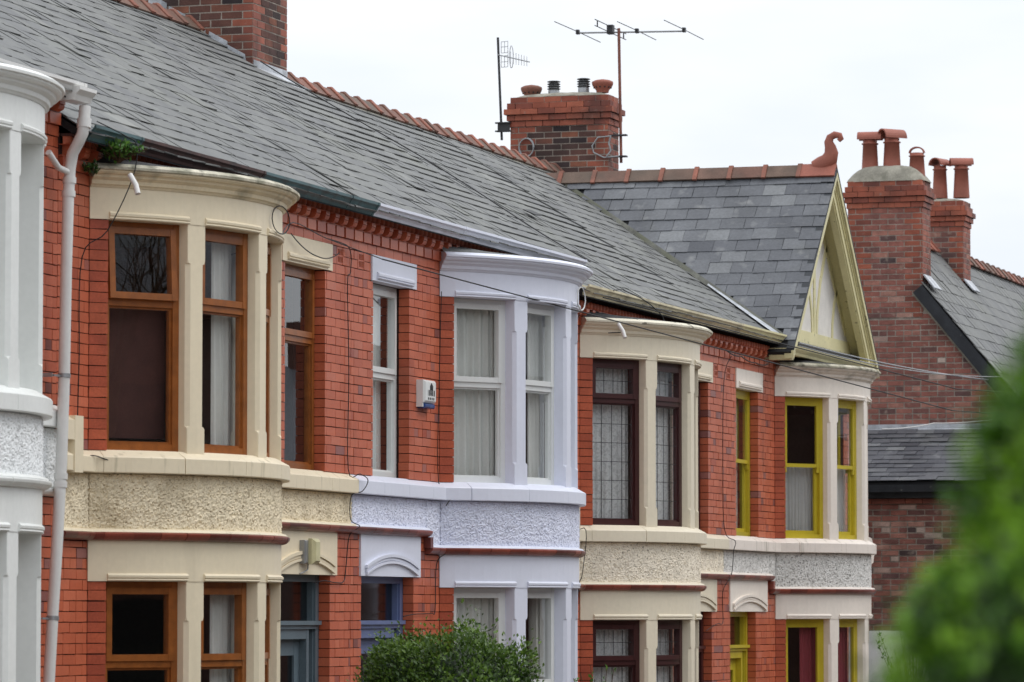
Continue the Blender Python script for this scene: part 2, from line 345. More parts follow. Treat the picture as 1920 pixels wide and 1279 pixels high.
def resample(pts, step):
    P = [Vector(p) for p in pts]; L = [0]
    for i in range(1, len(P)): L.append(L[-1] + (P[i] - P[i - 1]).length)
    n = max(1, round(L[-1] / step))
    def at(d):
        for i in range(1, len(P)):
            if d <= L[i] + 1e-9: return P[i - 1].lerp(P[i], (d - L[i - 1]) / max(1e-9, L[i] - L[i - 1]))
        return P[-1]
    out = []
    for k in range(n):
        d0, d1 = L[-1] * k / n, L[-1] * (k + 1) / n - .004
        seg = [at(d0)] + [P[i] for i in range(len(P)) if d0 + .02 < L[i] < d1 - .02] + [at(d1)]
        out.append([tuple(q) for q in seg])
    return out
def sweep_pieces(name, pts, prof, step, m, parent, jit=.0):
    """pieces of a moulded course; every piece keeps the mitres of the whole path"""
    full = [Vector(p) for p in pts]
    for seg in resample(pts, step):
        # build with neighbours to keep direction
        mb = MB(); j = random.uniform(-jit, jit)
        sweep(mb, seg, [(o + (j if o > 0 else 0), z) for o, z in prof]); put(name, mb, m, parent)

COURSE = .0792
def brick_field(P, kind, parent, m, org, ds, nrm, s0, s1, z0, z1, openings, zref, L=.24, depth=.10, course=COURSE, joint=.0065, hdr=4, tones=None, mats=None, jit=.002, phase=0):
    ds = Vector(ds); nrm = Vector(nrm); org = Vector(org)
    k0 = math.floor((z0 - zref) / course + .01); k1 = math.ceil((z1 - zref) / course - .01)
    for k in range(k0, k1):
        a = max(z0, zref + k * course); b = min(z1, zref + (k + 1) * course)
        if b - a < .02: continue
        zc = (a + b) / 2; spans = [(s0, s1)]
        for (o0, o1, p0, p1) in openings:
            if p0 - .01 < zc < p1 + .01:
                ns = []
                for (u, w) in spans:
                    if o1 <= u or o0 >= w: ns.append((u, w)); continue
                    if o0 - u > .01: ns.append((u, o0))
                    if w - o1 > .01: ns.append((o1, w))
                spans = ns
        header = hdr and (k % hdr == 0); bl = L / 2 if header else L; ph = phase + (0 if header else (k % 2) * L / 2)
        for (u, w) in spans:
            x = math.floor((u - ph) / bl) * bl + ph; cuts = []
            while x < w:
                q0, q1 = max(x, u), min(x + bl, w)
                if q1 - q0 > .03 or not cuts: cuts.append([q0, q1])
                else: cuts[-1][1] = q1
                x += bl
            if len(cuts) > 1 and cuts[0][1] - cuts[0][0] < .035: cuts[1][0] = cuts[0][0]; cuts.pop(0)
            for q0, q1 in cuts:
                pr = random.uniform(-jit, jit); t = tones(header) if tones else random.random()
                mm = mats((q0 + q1) / 2, zc, u, w, k) if mats else m
                zj = random.uniform(-.0012, .0012)
                o = org + ds * (q0 + joint / 2) + nrm * (-depth + pr) + Vector((0, 0, a + joint / 2 + zj))
                P.add(kind, parent, mm, o, ds * (q1 - q0 - joint), nrm * depth, Vector((0, 0, b - a - joint)), t)
def btone(h): return random.choice([.03, .1, .98, .5, .7, .85]) if (h and random.random() < .3) else min(1, max(.12, random.gauss(.62, .17))) if random.random() > .008 else random.random()

def core_wall(mb, y0, y1, z0, z1, openings, x0, x1, tone=.5):
    ys = sorted(set([y0, y1] + [v for o in openings for v in o[:2] if y0 < v < y1])); zs = sorted(set([z0, z1] + [v for o in openings for v in o[2:] if z0 < v < z1]))
    for i in range(len(ys) - 1):
        run = None
        for j in range(len(zs) - 1):
            yc, zc = (ys[i] + ys[i + 1]) / 2, (zs[j] + zs[j + 1]) / 2
            solid = not any(o[0] < yc < o[1] and o[2] < zc < o[3] for o in openings)
            if solid: run = run or zs[j]
            if run is not None and (not solid or j == len(zs) - 2):
                mb.box(x0, x1, ys[i], ys[i + 1], run, zs[j + 1] if solid else zs[j], tone); run = None

def pebble(pts, z0, z1, m, parent, off=.012, step=.0105, amp=.004, seed=0):
    """rendered band of thrown pebbles: a finely divided, truly rough sheet, closed to the wall behind"""
    P = [Vector(p) for p in pts]; L = [0]
    for i in range(1, len(P)): L.append(L[-1] + (P[i] - P[i - 1]).length)
    n = int(L[-1] / step); nzc = int((z1 - z0) / step); i = 1; vs = []; fs = []
    for k in range(n + 1):
        d = L[-1] * k / n
        while i < len(L) - 1 and d > L[i]: i += 1
        t = (d - L[i - 1]) / (L[i] - L[i - 1]); p = P[i - 1].lerp(P[i], t); dr = (P[i] - P[i - 1]).normalized()
        nn = Vector((dr.y, -dr.x)); edge = (k in (0, n))
        for j in range(nzc + 1):
            z = z0 + (z1 - z0) * j / nzc; q = Vector((d * 46 + seed * 17, z * 46, seed * 3.1))
            if edge or j in (0, nzc): h = -.03
            else:
                h = off + amp * (noise.noise(q) * 1.6 + noise.noise(q * .35) * .5) + random.uniform(-.0065, .005) - (random.random() < .06) * .007
            vs.append((p.x + nn.x * h, p.y + nn.y * h, z))
    w = nzc + 1
    for k in range(n):
        for j in range(nzc): fs.append((k * w + j, (k + 1) * w + j, (k + 1) * w + j + 1, k * w + j + 1))
    put('pebbledash', MB().add(vs, fs, .5, False), m, parent, recalc=False)

# ------------------------------------------------------------------ windows
def curtain(p0, ds, nr, w, z0, z1, m, parent, folds=9, amp=.018, name='curtain', ph=0):
    vs = []; n = folds * 8; ds = Vector(ds); nr = Vector(nr); p0 = Vector(p0)
    for i in range(n + 1):
        s = w * i / n; a = amp * (sin(2 * pi * folds * i / n + ph + sin(i * .37) * .8) + .4 * sin(5.1 * i / n * folds))
        for j in range(4):
            z = z0 + (z1 - z0) * j / 3; k = 1 - .35 * j / 3; vs.append(tuple(p0 + ds * (s + .01 * sin(i * .9) * (1 - j / 3)) + nr * a * k + Vector((0, 0, z))))
    fs = [(i * 4 + j, (i + 1) * 4 + j, (i + 1) * 4 + j + 1, i * 4 + j + 1) for i in range(n) for j in range(3)]
    put(name, MB().add(vs, fs, .5, True), m, parent, recalc=False)
def ring(mb, o, ds, nr, w, h, t, d, tt=None):
    """rectangular frame: corner o (at back), width w, height h, member t, depth d along normal"""
    U = Vector((0, 0, 1)); tt = tt or t
    mb.obox(o, ds * t, nr * d, U * h, .5); mb.obox(o + ds * (w - t), ds * t, nr * d, U * h, .5)
    mb.obox(o + ds * t, ds * (w - 2 * t), nr * (d - .003), U * t, .5); mb.obox(o + ds * t + U * (h - tt), ds * (w - 2 * t), nr * (d - .003), U * tt, .5)
def window(parent, a, b, z0, z1, zt, style, m, inside=None, openup=False, zoff=0, rec=.0):
    """a, b: plan points of the outer frame face line; zt transom height"""
    a = Vector((a[0], a[1], 0)); b = Vector((b[0], b[1], 0)); ds = (b - a).normalized(); w = (b - a).length; nr = Vector((ds.y, -ds.x, 0)); U = Vector((0, 0, 1))
    D = .075; t = .055
    o = a - nr * D + U * z0; h = z1 - z0
    fm = MB(); ring(fm, o, ds, nr, w, h, t, D)
    if style != 'sash':
        fm.obox(o + ds * t + U * (zt - z0 - .03), ds * (w - 2 * t), nr * (D - .004), U * .06, .5)
        # glazing beads of the lower light, a step back
        ring(fm, o + ds * t + U * t + nr * .01, ds, nr, w - 2 * t, zt - z0 - .03 - t, .018, D - .032)
    fr = put('window', fm, m, parent)
    if style == 'sash':
        s1 = MB(); ring(s1, o + ds * t + U * (zt - z0 - .03) + nr * .036, ds, nr, w - 2 * t, z1 - zt + .03 - t, .045, .036)
        for e in (t + .002, w - t - .04): s1.obox(o + ds * e + U * (zt - z0 - .095) + nr * .038, ds * .038, nr * .03, U * .065, .5)
        put('sash', s1, m, fr)
        s2 = MB(); ring(s2, o + ds * t + U * .05 + nr * .0, ds, nr, w - 2 * t, zt - z0 - .04, .05, .033, .035); put('sash', s2, m, fr)
        g = MB(); g.obox(o + ds * (t + .044) + U * (zt - z0 + .012) + nr * .05, ds * (w - 2 * t - .088), nr * .004, U * (z1 - zt - t - .056), .5); put('pane', g, M_glass, fr)
        g = MB(); g.obox(o + ds * (t + .049) + U * .098 + nr * .014, ds * (w - 2 * t - .098), nr * .004, U * (zt - z0 - .125), .5); put('pane', g, M_glass, fr)
    else:
        sh = z1 - t - zt - .03; so_ = o + ds * t + U * (zt - z0 + .03) + nr * .02
        sm = MB(); ring(sm, Vector((0, 0, 0)), ds, nr, w - 2 * t + .03, sh + .02, .05, D - .005)
        g = MB(); g.obox(ds * .048 + U * .048 + nr * .03, ds * (w - 2 * t + .03 - .096), nr * .006, U * (sh + .02 - .096), .5)
        Rt = Matrix.Rotation(radians(3.2 if openup else 0), 4, ds)
        if openup and (Rt @ Vector((0, 0, -1))).dot(nr) < 0: Rt = Matrix.Rotation(radians(-3.2), 4, ds)
        top = so_ - ds * .015 + U * (sh + .01)
        for mb_ in (sm, g): mb_.v = [tuple(top + (Rt @ (Vector(p) - U * (sh + .02)))) for p in mb_.v]
        sa = put('opening_light', sm, m, fr); put('pane', g, M_glass, fr)
        g = MB(); g.obox(o + ds * (t + .016) + U * (t + .016) + nr * .03, ds * (w - 2 * t - .032), nr * .006, U * (zt - z0 - .03 - t - .032), .5); put('pane', g, M_glass, fr)
    if style == 'leaded':
        lm = MB()
        for (u0, u1, q0, q1, nx, nzz, dep) in ((t + .04, w - t - .04, zt - z0 + .08, h - t - .05, 3, 1, .061), (t + .016, w - t - .016, t + .02, zt - z0 - .05, 3, 5, .038)):
            for i in range(1, nx + 1):
                s = u0 + (u1 - u0) * i / (nx + 1); lm.obox(o + ds * (s - .0035) + U * q0 + nr * dep, ds * .007, nr * .003, U * (q1 - q0), .5)
            for j in range(1, nzz + 1):
                q = q0 + (q1 - q0) * j / (nzz + 1); lm.obox(o + ds * u0 + U * (q - .003) + nr * (dep + .0035), ds * (u1 - u0), nr * .003, U * .006, .5)
        put('leaded_cames', lm, M_dkmetal, fr)
    ci = a + ds * .03 - nr * (D + .07)
    if inside == 'white': curtain(ci, ds, nr, w - .06, z0 + .02, z1 - .03, M_curt, fr, max(4, round(w * 11)), .028, ph=a.y)
    elif inside == 'lace': curtain(ci, ds, nr, w - .06, z0 + .02, z1 - .03, M_lace, fr, max(4, round(w * 14)), .012, ph=a.y)
    elif inside == 'net': 
        curtain(ci, ds, nr, w - .06, z0 + .05, zt, M_net, fr, max(4, round(w * 16)), .014, name='net_curtain', ph=a.y)
    elif inside == 'side': curtain(ci + ds * (w * .55), ds, nr, w * .4, z0 + .02, z1 - .03, M_curt, fr, 4, .02, ph=a.y)
    elif inside == 'pinkside': 
        curtain(ci + ds * (w * .55), ds, nr, w * .38, z0 + .02, z1 - .03, M_pinkc, fr, 4, .02, ph=a.y)
    elif inside == 'blind':
        mb = MB(); mb.obox(ci + U * (z0 + .10), ds * (w - .06), nr * -.006, U * (zt - z0 - .06), .5); put('blind', mb, M_shade, fr)
    return fr

# ------------------------------------------------------------------ a house of the terrace
TP = tan(radians(32.6)); EX = -12.5; RX = -16.35
def roof_z(x, ze): return ze + (EX - x) * TP
def slate_field(P, parent, m, org, ds, up, nrm, s0, s1, u0, u1, keep=None, gauge=.21, w=.30, wav=.008, seed=0, thick=.010, kick=.0035):
    ds, up, nrm, org = map(Vector, (ds, up, nrm, org)); k = 0; u = u0
    while u < u1 - .05:
        sh = (k % 2) * w / 2 + random.uniform(-.02, .02); s = s0 - sh; cw = wav * 1.2 * sin(k * 1.7)
        while s < s1:
            ww = w * random.uniform(.93, 1.07); a, b = max(s, s0), min(s + ww, s1)
            if b - a > .05:
                c = (a + b) / 2
                if keep is None or keep(org + ds * c + up * (u + gauge * .55)):
                    nv = noise.noise(Vector((c * .5, u * .7, seed))) * wav * 2.2; j = random.uniform(-.003, .003); ro = random.uniform(-.005, .005)
                    if random.random() < .012: j -= random.uniform(.02, .05)
                    lift = .013 + kick + random.uniform(0, .002) + (random.random() < .02) * .008
                    o = org + ds * (a + .0025) + up * (u + j + nv + ro * 0) + nrm * (lift + noise.noise(Vector((c * .35, u * .45, seed + 5))) * .02)
                    aa = ds * (b - a - .005) + up * ro * (b - a) / w; ln = min(gauge * 1.22, u1 - u + .03)
                    P.add('slate', parent, m, o, aa, nrm * thick, up * ln - nrm * (.0055 + kick + thick), min(1, max(0, random.gauss(.5, .2))))
            s += ww
        u += gauge; k += 1
def bar_roll(mb): pass

def house(key, label, Y0, Y1, b0, dz, de, sw, dr, lint, dlint, step, M, style, roofm, airy=None, eave_bits=None, chim=None, gable=False, weather=None, swl=None, mirror=False, kinds=None, rev=.08, winin=None, openup=False, transoms=(4.32, 1.62), grnd=-.35, pdep=.16):
    """sw: small window (y0,y1) ; dr: door (y0,y1) or None ; M: dict of materials"""
    T = thing('terraced_house', label, 'house', (WX, (Y0 + Y1) / 2, grnd + dz), group='terraced houses along the street')
    P = Pieces()
    Z = lambda z: z + dz
    ez = 5.55 + de            # eave
    zr = roof_z(RX, ez)
    # ---- wall core
    ops = [(b0 + .02, b0 + CH - .02, Z(3.05), Z(5.16)), (b0 + .02, b0 + CH - .02, Z(.32), Z(2.5))]
    if sw: ops.append((sw[0] - .015, sw[1] + .015, Z(3.2), Z(4.99)))
    if dr: ops.append((dr[0] - .015, dr[1] + .015, Z(grnd), Z(2.35)))
    mb = MB(); core_wall(mb, Y0 + .002, Y1 - .002, Z(grnd), ez - .02, ops, WX - .3, WX - .012)
    wall = put('wall', mb, M_mortar, T)
    # rooms: back wall, party walls, floors
    mb = MB()
    mb.box(-20.0, -19.8, Y0, Y1, Z(grnd), ez + .3); mb.box(-19.8, WX - .302, Y0 + .002, Y0 + .11, Z(grnd), ez - .02); mb.box(-19.8, WX - .302, Y1 - .11, Y1 - .002, Z(grnd), ez - .02)
    mb.box(-19.8, WX - .302, Y0 + .11, Y1 - .11, Z(grnd), Z(grnd) + .1); mb.box(-19.8, WX - .302, Y0 + .11, Y1 - .11, Z(2.65), Z(2.8)); mb.box(-19.8, WX - .302, Y0 + .11, Y1 - .11, Z(5.25), Z(5.35))
    mb.box(-16.6, -16.5, Y0 + .11, Y1 - .11, Z(grnd) + .1, Z(2.65)); mb.box(-16.6, -16.5, Y0 + .11, Y1 - .11, Z(2.8), Z(5.25))
    put('rooms', mb, M_inside, T)
    # ---- facing brickwork
    zref = Z(5.20)
    bo = [(b0, b0 + CH, Z(-1), Z(5.22))]
    if sw: bo += [(sw[0], sw[1], Z(3.2), Z(4.97)), (lint[0], lint[1], Z(4.97), Z(5.2))]
    if airy: bo += [(y, y + .18, Z(5.2) - 2 * COURSE, Z(5.2)) for y in airy]
    brick_field(P, 'brick', wall, M_brick, (WX, 0, 0), (0, 1, 0), (1, 0, 0), Y0, Y1, Z(3.22), Z(5.2), bo, zref, tones=btone)
    brick_field(P, 'brick', wall, M_brick, (WX + .004, 0, 0), (0, 1, 0), (1, 0, 0), Y0, Y1, Z(5.2), Z(5.285), [], Z(5.2), course=.085, hdr=0, tones=lambda h: random.uniform(.55, .9))
    bo = [(b0, b0 + CH, Z(-1), Z(2.56))]
    if dr: bo += [(dr[0], dr[1], Z(-1), Z(2.33)), (dlint[0], dlint[1], Z(2.33), Z(2.72))]
    hi, lo = (Y0, step) if not mirror else (step, Y1)
    lw = [(hi, lo, 2.70)] + ([(step, Y1, 2.54)] if not mirror else [(Y0, step, 2.54)])
    for (p, q, top) in lw: brick_field(P, 'brick', wall, M_brick, (WX, 0, 0), (0, 1, 0), (1, 0, 0), p, q, Z(grnd), Z(top), bo, Z(2.33), tones=btone)
    # canted brick strips of the bow
    for (ya, yb) in ((0, .11), (CH - .11, CH)):
        pa, pb = bow(b0, ya), bow(b0, yb); d = Vector((pb[0] - pa[0], pb[1] - pa[1], 0)); L_ = d.length; d.normalize(); n_ = Vector((d.y, -d.x, 0))
        for (q0, q1) in ((Z(3.22), Z(4.96)), (Z(grnd), Z(2.24))):
            brick_field(P, 'brick', wall, M_brickcant, (pa[0], pa[1], 0), d, n_, 0.002, L_, q0, q1, [], zref if q0 > 3 + dz else Z(2.33), L=.4, hdr=0, depth=.1, tones=lambda h: random.uniform(.25, .85))
            mb = MB(); mb.obox(Vector((pa[0], pa[1], q0)) - n_ * .16, d * (L_ - .01), n_ * .148, Vector((0, 0, q1 - q0)), .5); put('bay_return', mb, M_mortar, T)
    # ---- cornice of brick under the eave
    cor = put('eaves_cornice', MB().box(WX - .011, WX + .03, Y0 + .004, Y1 - .004, Z(5.285) + .0905, Z(5.285) + .096), M_brick, T)
    n = round((Y1 - Y0) / .24); st = (Y1 - Y0) / n; mD = {}
    def rep(name, verts, faces, m, tones=4, sm=False):
        mD[name] = [MB().add(verts, faces, tone=.25 + .65 * i / (tones - 1), smooth=sm).mesh(name) for i in range(tones)]
        for me in mD[name]: fixn(me); me.materials.append(m)
    def place(name, loc, par):
        ob = bpy.data.objects.new(name, random.choice(mD[name])); COL.objects.link(ob); ob.parent = par; ob.location = loc
        ob.rotation_euler = (0, 0, random.uniform(-.012, .012))
    bx = lambda x0, x1, y0, y1, z0, z1: ([(x0, y0, z0), (x1, y0, z0), (x1, y1, z0), (x0, y1, z0), (x0, y0, z1), (x1, y0, z1), (x1, y1, z1), (x0, y1, z1)], [(0, 3, 2, 1), (4, 5, 6, 7), (0, 1, 5, 4), (1, 2, 6, 5), (2, 3, 7, 6), (3, 0, 4, 7)])
    rep('dentil', *bx(-.03, .03, .02, st - .022, 0, .086), M_brick)
    # scroll bracket: profile in x,z extruded in y
    pf = [(-.02, .0), (.03, .002), (.060, .014), (.070, .034), (.072, .044), (.062, .046), (.076, .050), (.076, .080), (-.02, .080)]
    vs = [(x, yy, z) for yy in (.07, .17) for x, z in pf]; k = len(pf)
    rep('bracket', vs, [tuple(range(k))[::-1], tuple(range(k, 2 * k))] + [(i, (i + 1) % k, (i + 1) % k + k, i + k) for i in range(k)], M_brick)
    pf = [(cos(a) * .05, sin(a) * .048) for a in [pi * i / 8 for i in range(9)]]   # bullnose header standing on end
    vs = []; 
    for (z, sx_) in ((0, .72), (.02, .95), (.05, 1), (.075, .9)):
        vs += [(.03 + .055 * sx_ * sin(pi * i / 6) , .055 - .05 * cos(pi * i / 6), z) for i in range(7)]
    fs = [(r * 7 + i, r * 7 + i + 1, (r + 1) * 7 + i + 1, (r + 1) * 7 + i) for r in range(3) for i in range(6)] + [tuple(range(7))[::-1], tuple(range(21, 28))]
    rep('bullnose_brick', vs, fs, M_brick, sm=False)
    put('cornice_backing', MB().box(WX - .011, WX + .002, Y0 + .003, Y1 - .003, Z(5.378) + .002, ez - .005), M_mortar, T)
    put('cornice_fillet', MB().box(WX - .011, WX + .09, Y0 + .003, Y1 - .003, Z(5.459), Z(5.4615)), M_brick, cor)
    for i in range(n):
        y = Y0 + i * st
        place('dentil', (WX, y, Z(5.286)), cor); place('bracket', (WX + .012, y, Z(5.378)), cor)
        for q in (0, st / 2): place('bullnose_brick', (WX + .002, y + q + .005, Z(5.462)), cor)
    # ---- plan path for sweeps
    path = [(WX, Y0 + .001)] + bowpts(b0) + [(WX, Y1 - .001)]
    bp = bowpts(b0)
    mp_, ms = M['paint'], M['sill']
    # sill band with a weathered top
    sp = [(-.02, Z(3.05)), (.075, Z(3.05)), (.08, Z(3.056)), (.08, Z(3.165)), (.072, Z(3.175)), (-.02, Z(3.225))]
    sweep_pieces('sill_stone', path, sp, .72, ms, T)
    put('bay_sill_bed', sweep(MB(), bp, [(-.2, Z(3.04)), (-.02, Z(3.04)), (-.02, Z(3.222)), (-.2, Z(3.222))]), ms, T)
    # pebbledash
    pebble(bp, Z(2.612), Z(3.052), M['peb'], T, seed=1)
    for (p, q) in ((Y0 + .002, b0), (b0 + CH, Y1 - .002)):
        zb = 2.612 if ((q < step) == mirror or (p > step and not mirror)) else 2.76
        a_, b_ = p, q
        if not mirror and p < step < q: pebble([(WX, p), (WX, step)], Z(2.76), Z(3.052), M['peb'], T, seed=2); pebble([(WX, step), (WX, q)], Z(2.612), Z(3.052), M['peb'], T, seed=3)
        elif mirror and p < step < q: pebble([(WX, p), (WX, step)], Z(2.612), Z(3.052), M['peb'], T, seed=2); pebble([(WX, step), (WX, q)], Z(2.76), Z(3.052), M['peb'], T, seed=3)
        else: pebble([(WX, p), (WX, q)], Z(2.612), Z(3.052), M['peb'], T, seed=4)
    put('bay_apron_core', sweep(MB(), bp, [(-.25, Z(2.5)), (-.004, Z(2.5)), (-.004, Z(3.06)), (-.25, Z(3.06))]), M['peb'], T)
    # string course
    st_p = [(-.02, 2.545), (.03, 2.545), (.055, 2.555), (.075, 2.575), (.08, 2.59), (.08, 2.598), (.07, 2.604), (-.02, 2.618)]
    low = [(WX, Y0 + .001)] + bowpts(b0) + [(WX, step)] if mirror else [(WX, step)] + bowpts(b0) + [(WX, Y1 - .001)]
    high = [(WX, step), (WX, Y1 - .001)] if mirror else [(WX, Y0 + .001), (WX, step)]
    sweep_pieces('string_tile', low, [(o, Z(z)) for o, z in st_p], .24, M['string'], T, .002)
    sweep_pieces('string_tile', high, [(o, Z(z + .155)) for o, z in st_p], .24, M['string'], T, .002)
    put('string_drop', MB().box(WX - .01, WX + .07, step - .04, step + .035, Z(2.60), Z(2.70)), M['string'], T)
    fl = [(-.02, 2.612), (.06, 2.606), (.05, 2.622), (-.02, 2.64)]
    put('string_fillet', sweep(MB(), low, [(o, Z(z + .002)) for o, z in fl]), ms, T); put('string_fillet', sweep(MB(), high, [(o, Z(z + .157)) for o, z in fl]), ms, T)
    # bay friezes with label moulds
    for (q0, q1) in ((4.96, 5.21), (2.24, 2.548)):
        put('bay_frieze', sweep(MB(), bp, [(-.2, Z(q0)), (.012, Z(q0)), (.012, Z(q1)), (-.2, Z(q1))], smooth=False), mp_, T)
        for (ya, yb) in ((.11, .70), (.86, 1.62), (1.79, 2.56), (2.71, 3.31)):
            seg = bowpts(b0, ya, yb, 6)
            put('label_mould', sweep(MB(), seg, [(-.0, Z(q0 + .002)), (.020, Z(q0 + .002)), (.026, Z(q0 + .010)), (.020, Z(q0 + .020)), (.030, Z(q0 + .028)), (.032, Z(q0 + .044)), (.018, Z(q0 + .058)), (.0, Z(q0 + .062))]), mp_, T)
    # cornice of the bay
    cp = [(-.1, 5.2), (.02, 5.2), (.03, 5.215), (.045, 5.222), (.052, 5.25), (.085, 5.272), (.092, 5.29), (.115, 5.296), (.13, 5.31), (.13, 5.325), (-.1, 5.335)]
    put('bay_cornice', sweep(MB(), bp, [(o, Z(z)) for o, z in cp]), M.get('corn', mp_), T)
    put('bay_cornice_cap', sweep(MB(), bp, [(-.1, Z(5.33)), (.13, Z(5.322)), (.15, Z(5.326)), (.152, Z(5.345)), (.11, Z(5.372)), (-.1, Z(5.385))]), M.get('cap', mp_), T)
    ou = offs(bp, .09); vs = [(p.x, p.y, Z(5.372) + .006 * sin(i * 2.1)) for i, p in enumerate(ou)] + [(WX - .01, WXy, Z(5.47)) for WXy in [min(max(p.y, b0), b0 + CH) for p in ou]]
    k = len(ou); put('bay_roof', MB().add(vs, [(i, i + 1, k + i + 1, k + i) for i in range(k - 1)], .5), M.get('broof', M_felt), T)
    # pillars
    for q0, q1 in ((3.2, 4.96), (.33, 2.24)):
        for y in (.78, 1.71, 2.64):
            p = bow(b0, y); a = asin((y - CH / 2) / BR); n_ = Vector((cos(a), sin(a), 0)); d = Vector((-sin(a), cos(a), 0)); c = Vector((p[0], p[1], 0)) + n_ * .006
            hw, dp, ch = .095, pdep, .03; mb = MB()
            def sec(z, cc): return [c - d * hw - n_ * dp + Vector((0, 0, z)), c - d * hw - n_ * cc + Vector((0, 0, z)), c - d * (hw - cc) + Vector((0, 0, z)), c + d * (hw - cc) + Vector((0, 0, z)), c + d * hw - n_ * cc + Vector((0, 0, z)), c + d * hw - n_ * dp + Vector((0, 0, z))]
            mb.loft([sec(Z(q0), .004), sec(Z(q0 + .2), .004), sec(Z(q0 + .215), .014), sec(Z(q0 + .22), ch), sec(Z(q1 - .30), ch), sec(Z(q1 - .295), .012), sec(Z(q1 - .27), .004), sec(Z(q1), .004)])
            put('pillar', mb, mp_, T)
    # windows of the bow
    wi = winin or {}
    lights = ((.105, .69), (.875, 1.61), (1.81, 2.55), (2.735, 3.315))
    for fl_, (q0, q1, zt) in enumerate(((3.225, 4.958, transoms[0]), (.36, 2.238, transoms[1]))):
        for i, (ya, yb) in enumerate(lights):
            A = bow(b0, ya, -rev); B = bow(b0, yb, -rev)
            window(T, A, B, Z(q0), Z(q1), Z(zt), style, M['frame'], inside=wi.get((fl_, i), 'side'), openup=openup and i == 0 and fl_ == 0)
    # small upper window
    if sw:
        window(T, (WX - rev - .01, sw[0] + .004), (WX - rev - .01, sw[1] - .004), Z(3.225), Z(4.968), Z(transoms[0]), style, M['frame'], inside=wi.get('sw'))
        l0, l1 = lint; mb = MB().box(WX - .1, WX + .014, l0, l1, Z(4.97), Z(5.2)); lt = put('lintel', mb, mp_, T)
        put('label_mould', sweep(MB(), [(WX + .014, l0 + .12), (WX + .014, l1 - .12)], [(-.0, Z(4.988)), (.012, Z(4.988)), (.02, Z(4.998)), (.012, Z(5.008)), (.024, Z(5.016)), (.024, Z(5.034)), (.01, Z(5.05)), (.0, Z(5.052))]), mp_, lt)
    if dr:
        l0, l1 = dlint; lt = put('door_lintel', MB().box(WX - .1, WX + .016, l0, l1, Z(2.33), Z(2.70)), mp_, T)
        cy = (l0 + l1) / 2; hw = (l1 - l0) / 2 - .12; mb = MB()
        for (r0, r1, px) in ((0, .022, .026), (.028, .05, .018), (.056, .085, .03)):
            rings = []
            for i in range(17):
                a = -1 + 2 * i / 16; yy = cy + a * hw * (1 + (r0) * .4); zz = Z(2.342) + .105 * (1 - a * a)
                rings.append([(WX + .01, yy, zz + r0), (WX + .014 + px, yy, zz + r0), (WX + .014 + px, yy, zz + r1), (WX + .01, yy, zz + r1)])
            mb.loft(rings)
        put('arch_mould', mb, mp_, lt)
        d0, d1 = dr; dm = M['door']; X = WX - .1
        mb = MB()
        for yy in (d0 + .003, d1 - .083): mb.box(X - .12, X, yy, yy + .08, Z(grnd), Z(2.328)); 
        for k_, yy in enumerate((d0 + .083, d1 - .105)): mb.box(X - .12, X - .02, yy, yy + .022, Z(grnd), Z(2.33) - .06)
        mb.box(X - .12, X - .002, d0 + .083, d1 - .083, Z(2.27), Z(2.328)); mb.box(X - .1, X + .012, d0 + .084, d1 - .084, Z(1.865), Z(1.93)); mb.box(X - .1, X + .035, d0 + .02, d1 - .02, Z(1.90), Z(1.935))
        mb.box(X - .11, X - .004, d0 + .2, d0 + .26, Z(grnd), Z(1.865)); mb.box(X - .11, X - .004, d1 - .3, d1 - .24, Z(grnd), Z(1.865)); mb.box(X - .11, X - .006, d0 + .26, d1 - .3, Z(1.78), Z(1.865))
        df = put('door_frame', mb, dm, T)
        put('fanlight_pane', MB().box(X - .075, X - .07, d0 + .1, d1 - .1, Z(1.93), Z(2.27)), M_frost, df)
        put('side_pane', MB().box(X - .075, X - .07, d1 - .24, d1 - .1, Z(grnd) + .6, Z(1.865)), M_frost, df)
        mb = MB(); a0, a1 = d0 + .26, d1 - .3; mb.box(X - .11, X - .07, a0, a1, Z(grnd), Z(.6)); mb.box(X - .11, X - .07, a0, a0 + .13, Z(.6), Z(1.78)); mb.box(X - .11, X - .07, a1 - .13, a1, Z(.6), Z(1.78))
        mb.box(X - .108, X - .072, a0 + .13, a1 - .13, Z(1.64), Z(1.78)); mb.box(X - .108, X - .072, a0 + .13, a1 - .13, Z(1.3), Z(1.36)); mb.box(X - .1, X - .05, a0 + .02, a1 - .02, Z(1.36), Z(1.385)); mb.box(X - .108, X - .09, a0 + .13, a1 - .13, Z(.6), Z(1.3))
        do = put('door', mb, dm, T); put('door_pane', MB().box(X - .093, X - .089, a0 + .13, a1 - .13, Z(1.36), Z(1.64)), M_frost, do)
    if airy:
        for y in airy:
            z0 = Z(5.2) - 2 * COURSE + .004; mb = MB()
            mb.box(WX - .1, WX - .03, y, y + .18, z0, Z(5.2) - .004, .1); ab = MB()
            ring(ab, Vector((WX - .03, y + .004, z0)), Vector((0, 1, 0)), Vector((1, 0, 0)), .172, 2 * COURSE - .008, .018, .031)
            for i in range(1, 5): ab.obox(Vector((WX - .03, y + .004 + .172 * i / 5 - .006, z0 + .01)), (0, .012, 0), (.027, 0, 0), (0, 0, 2 * COURSE - .03), .5)
            ab.obox(Vector((WX - .03, y + .02, z0 + .068)), (0, .14, 0), (.029, 0, 0), (0, 0, .014), .5)
            a_ = put('air_brick', ab, M_brick, T); put('air_brick_backing', mb, M_mortar, a_)
    # ---- roof
    zrr = zr
    mb = MB(); th = .06
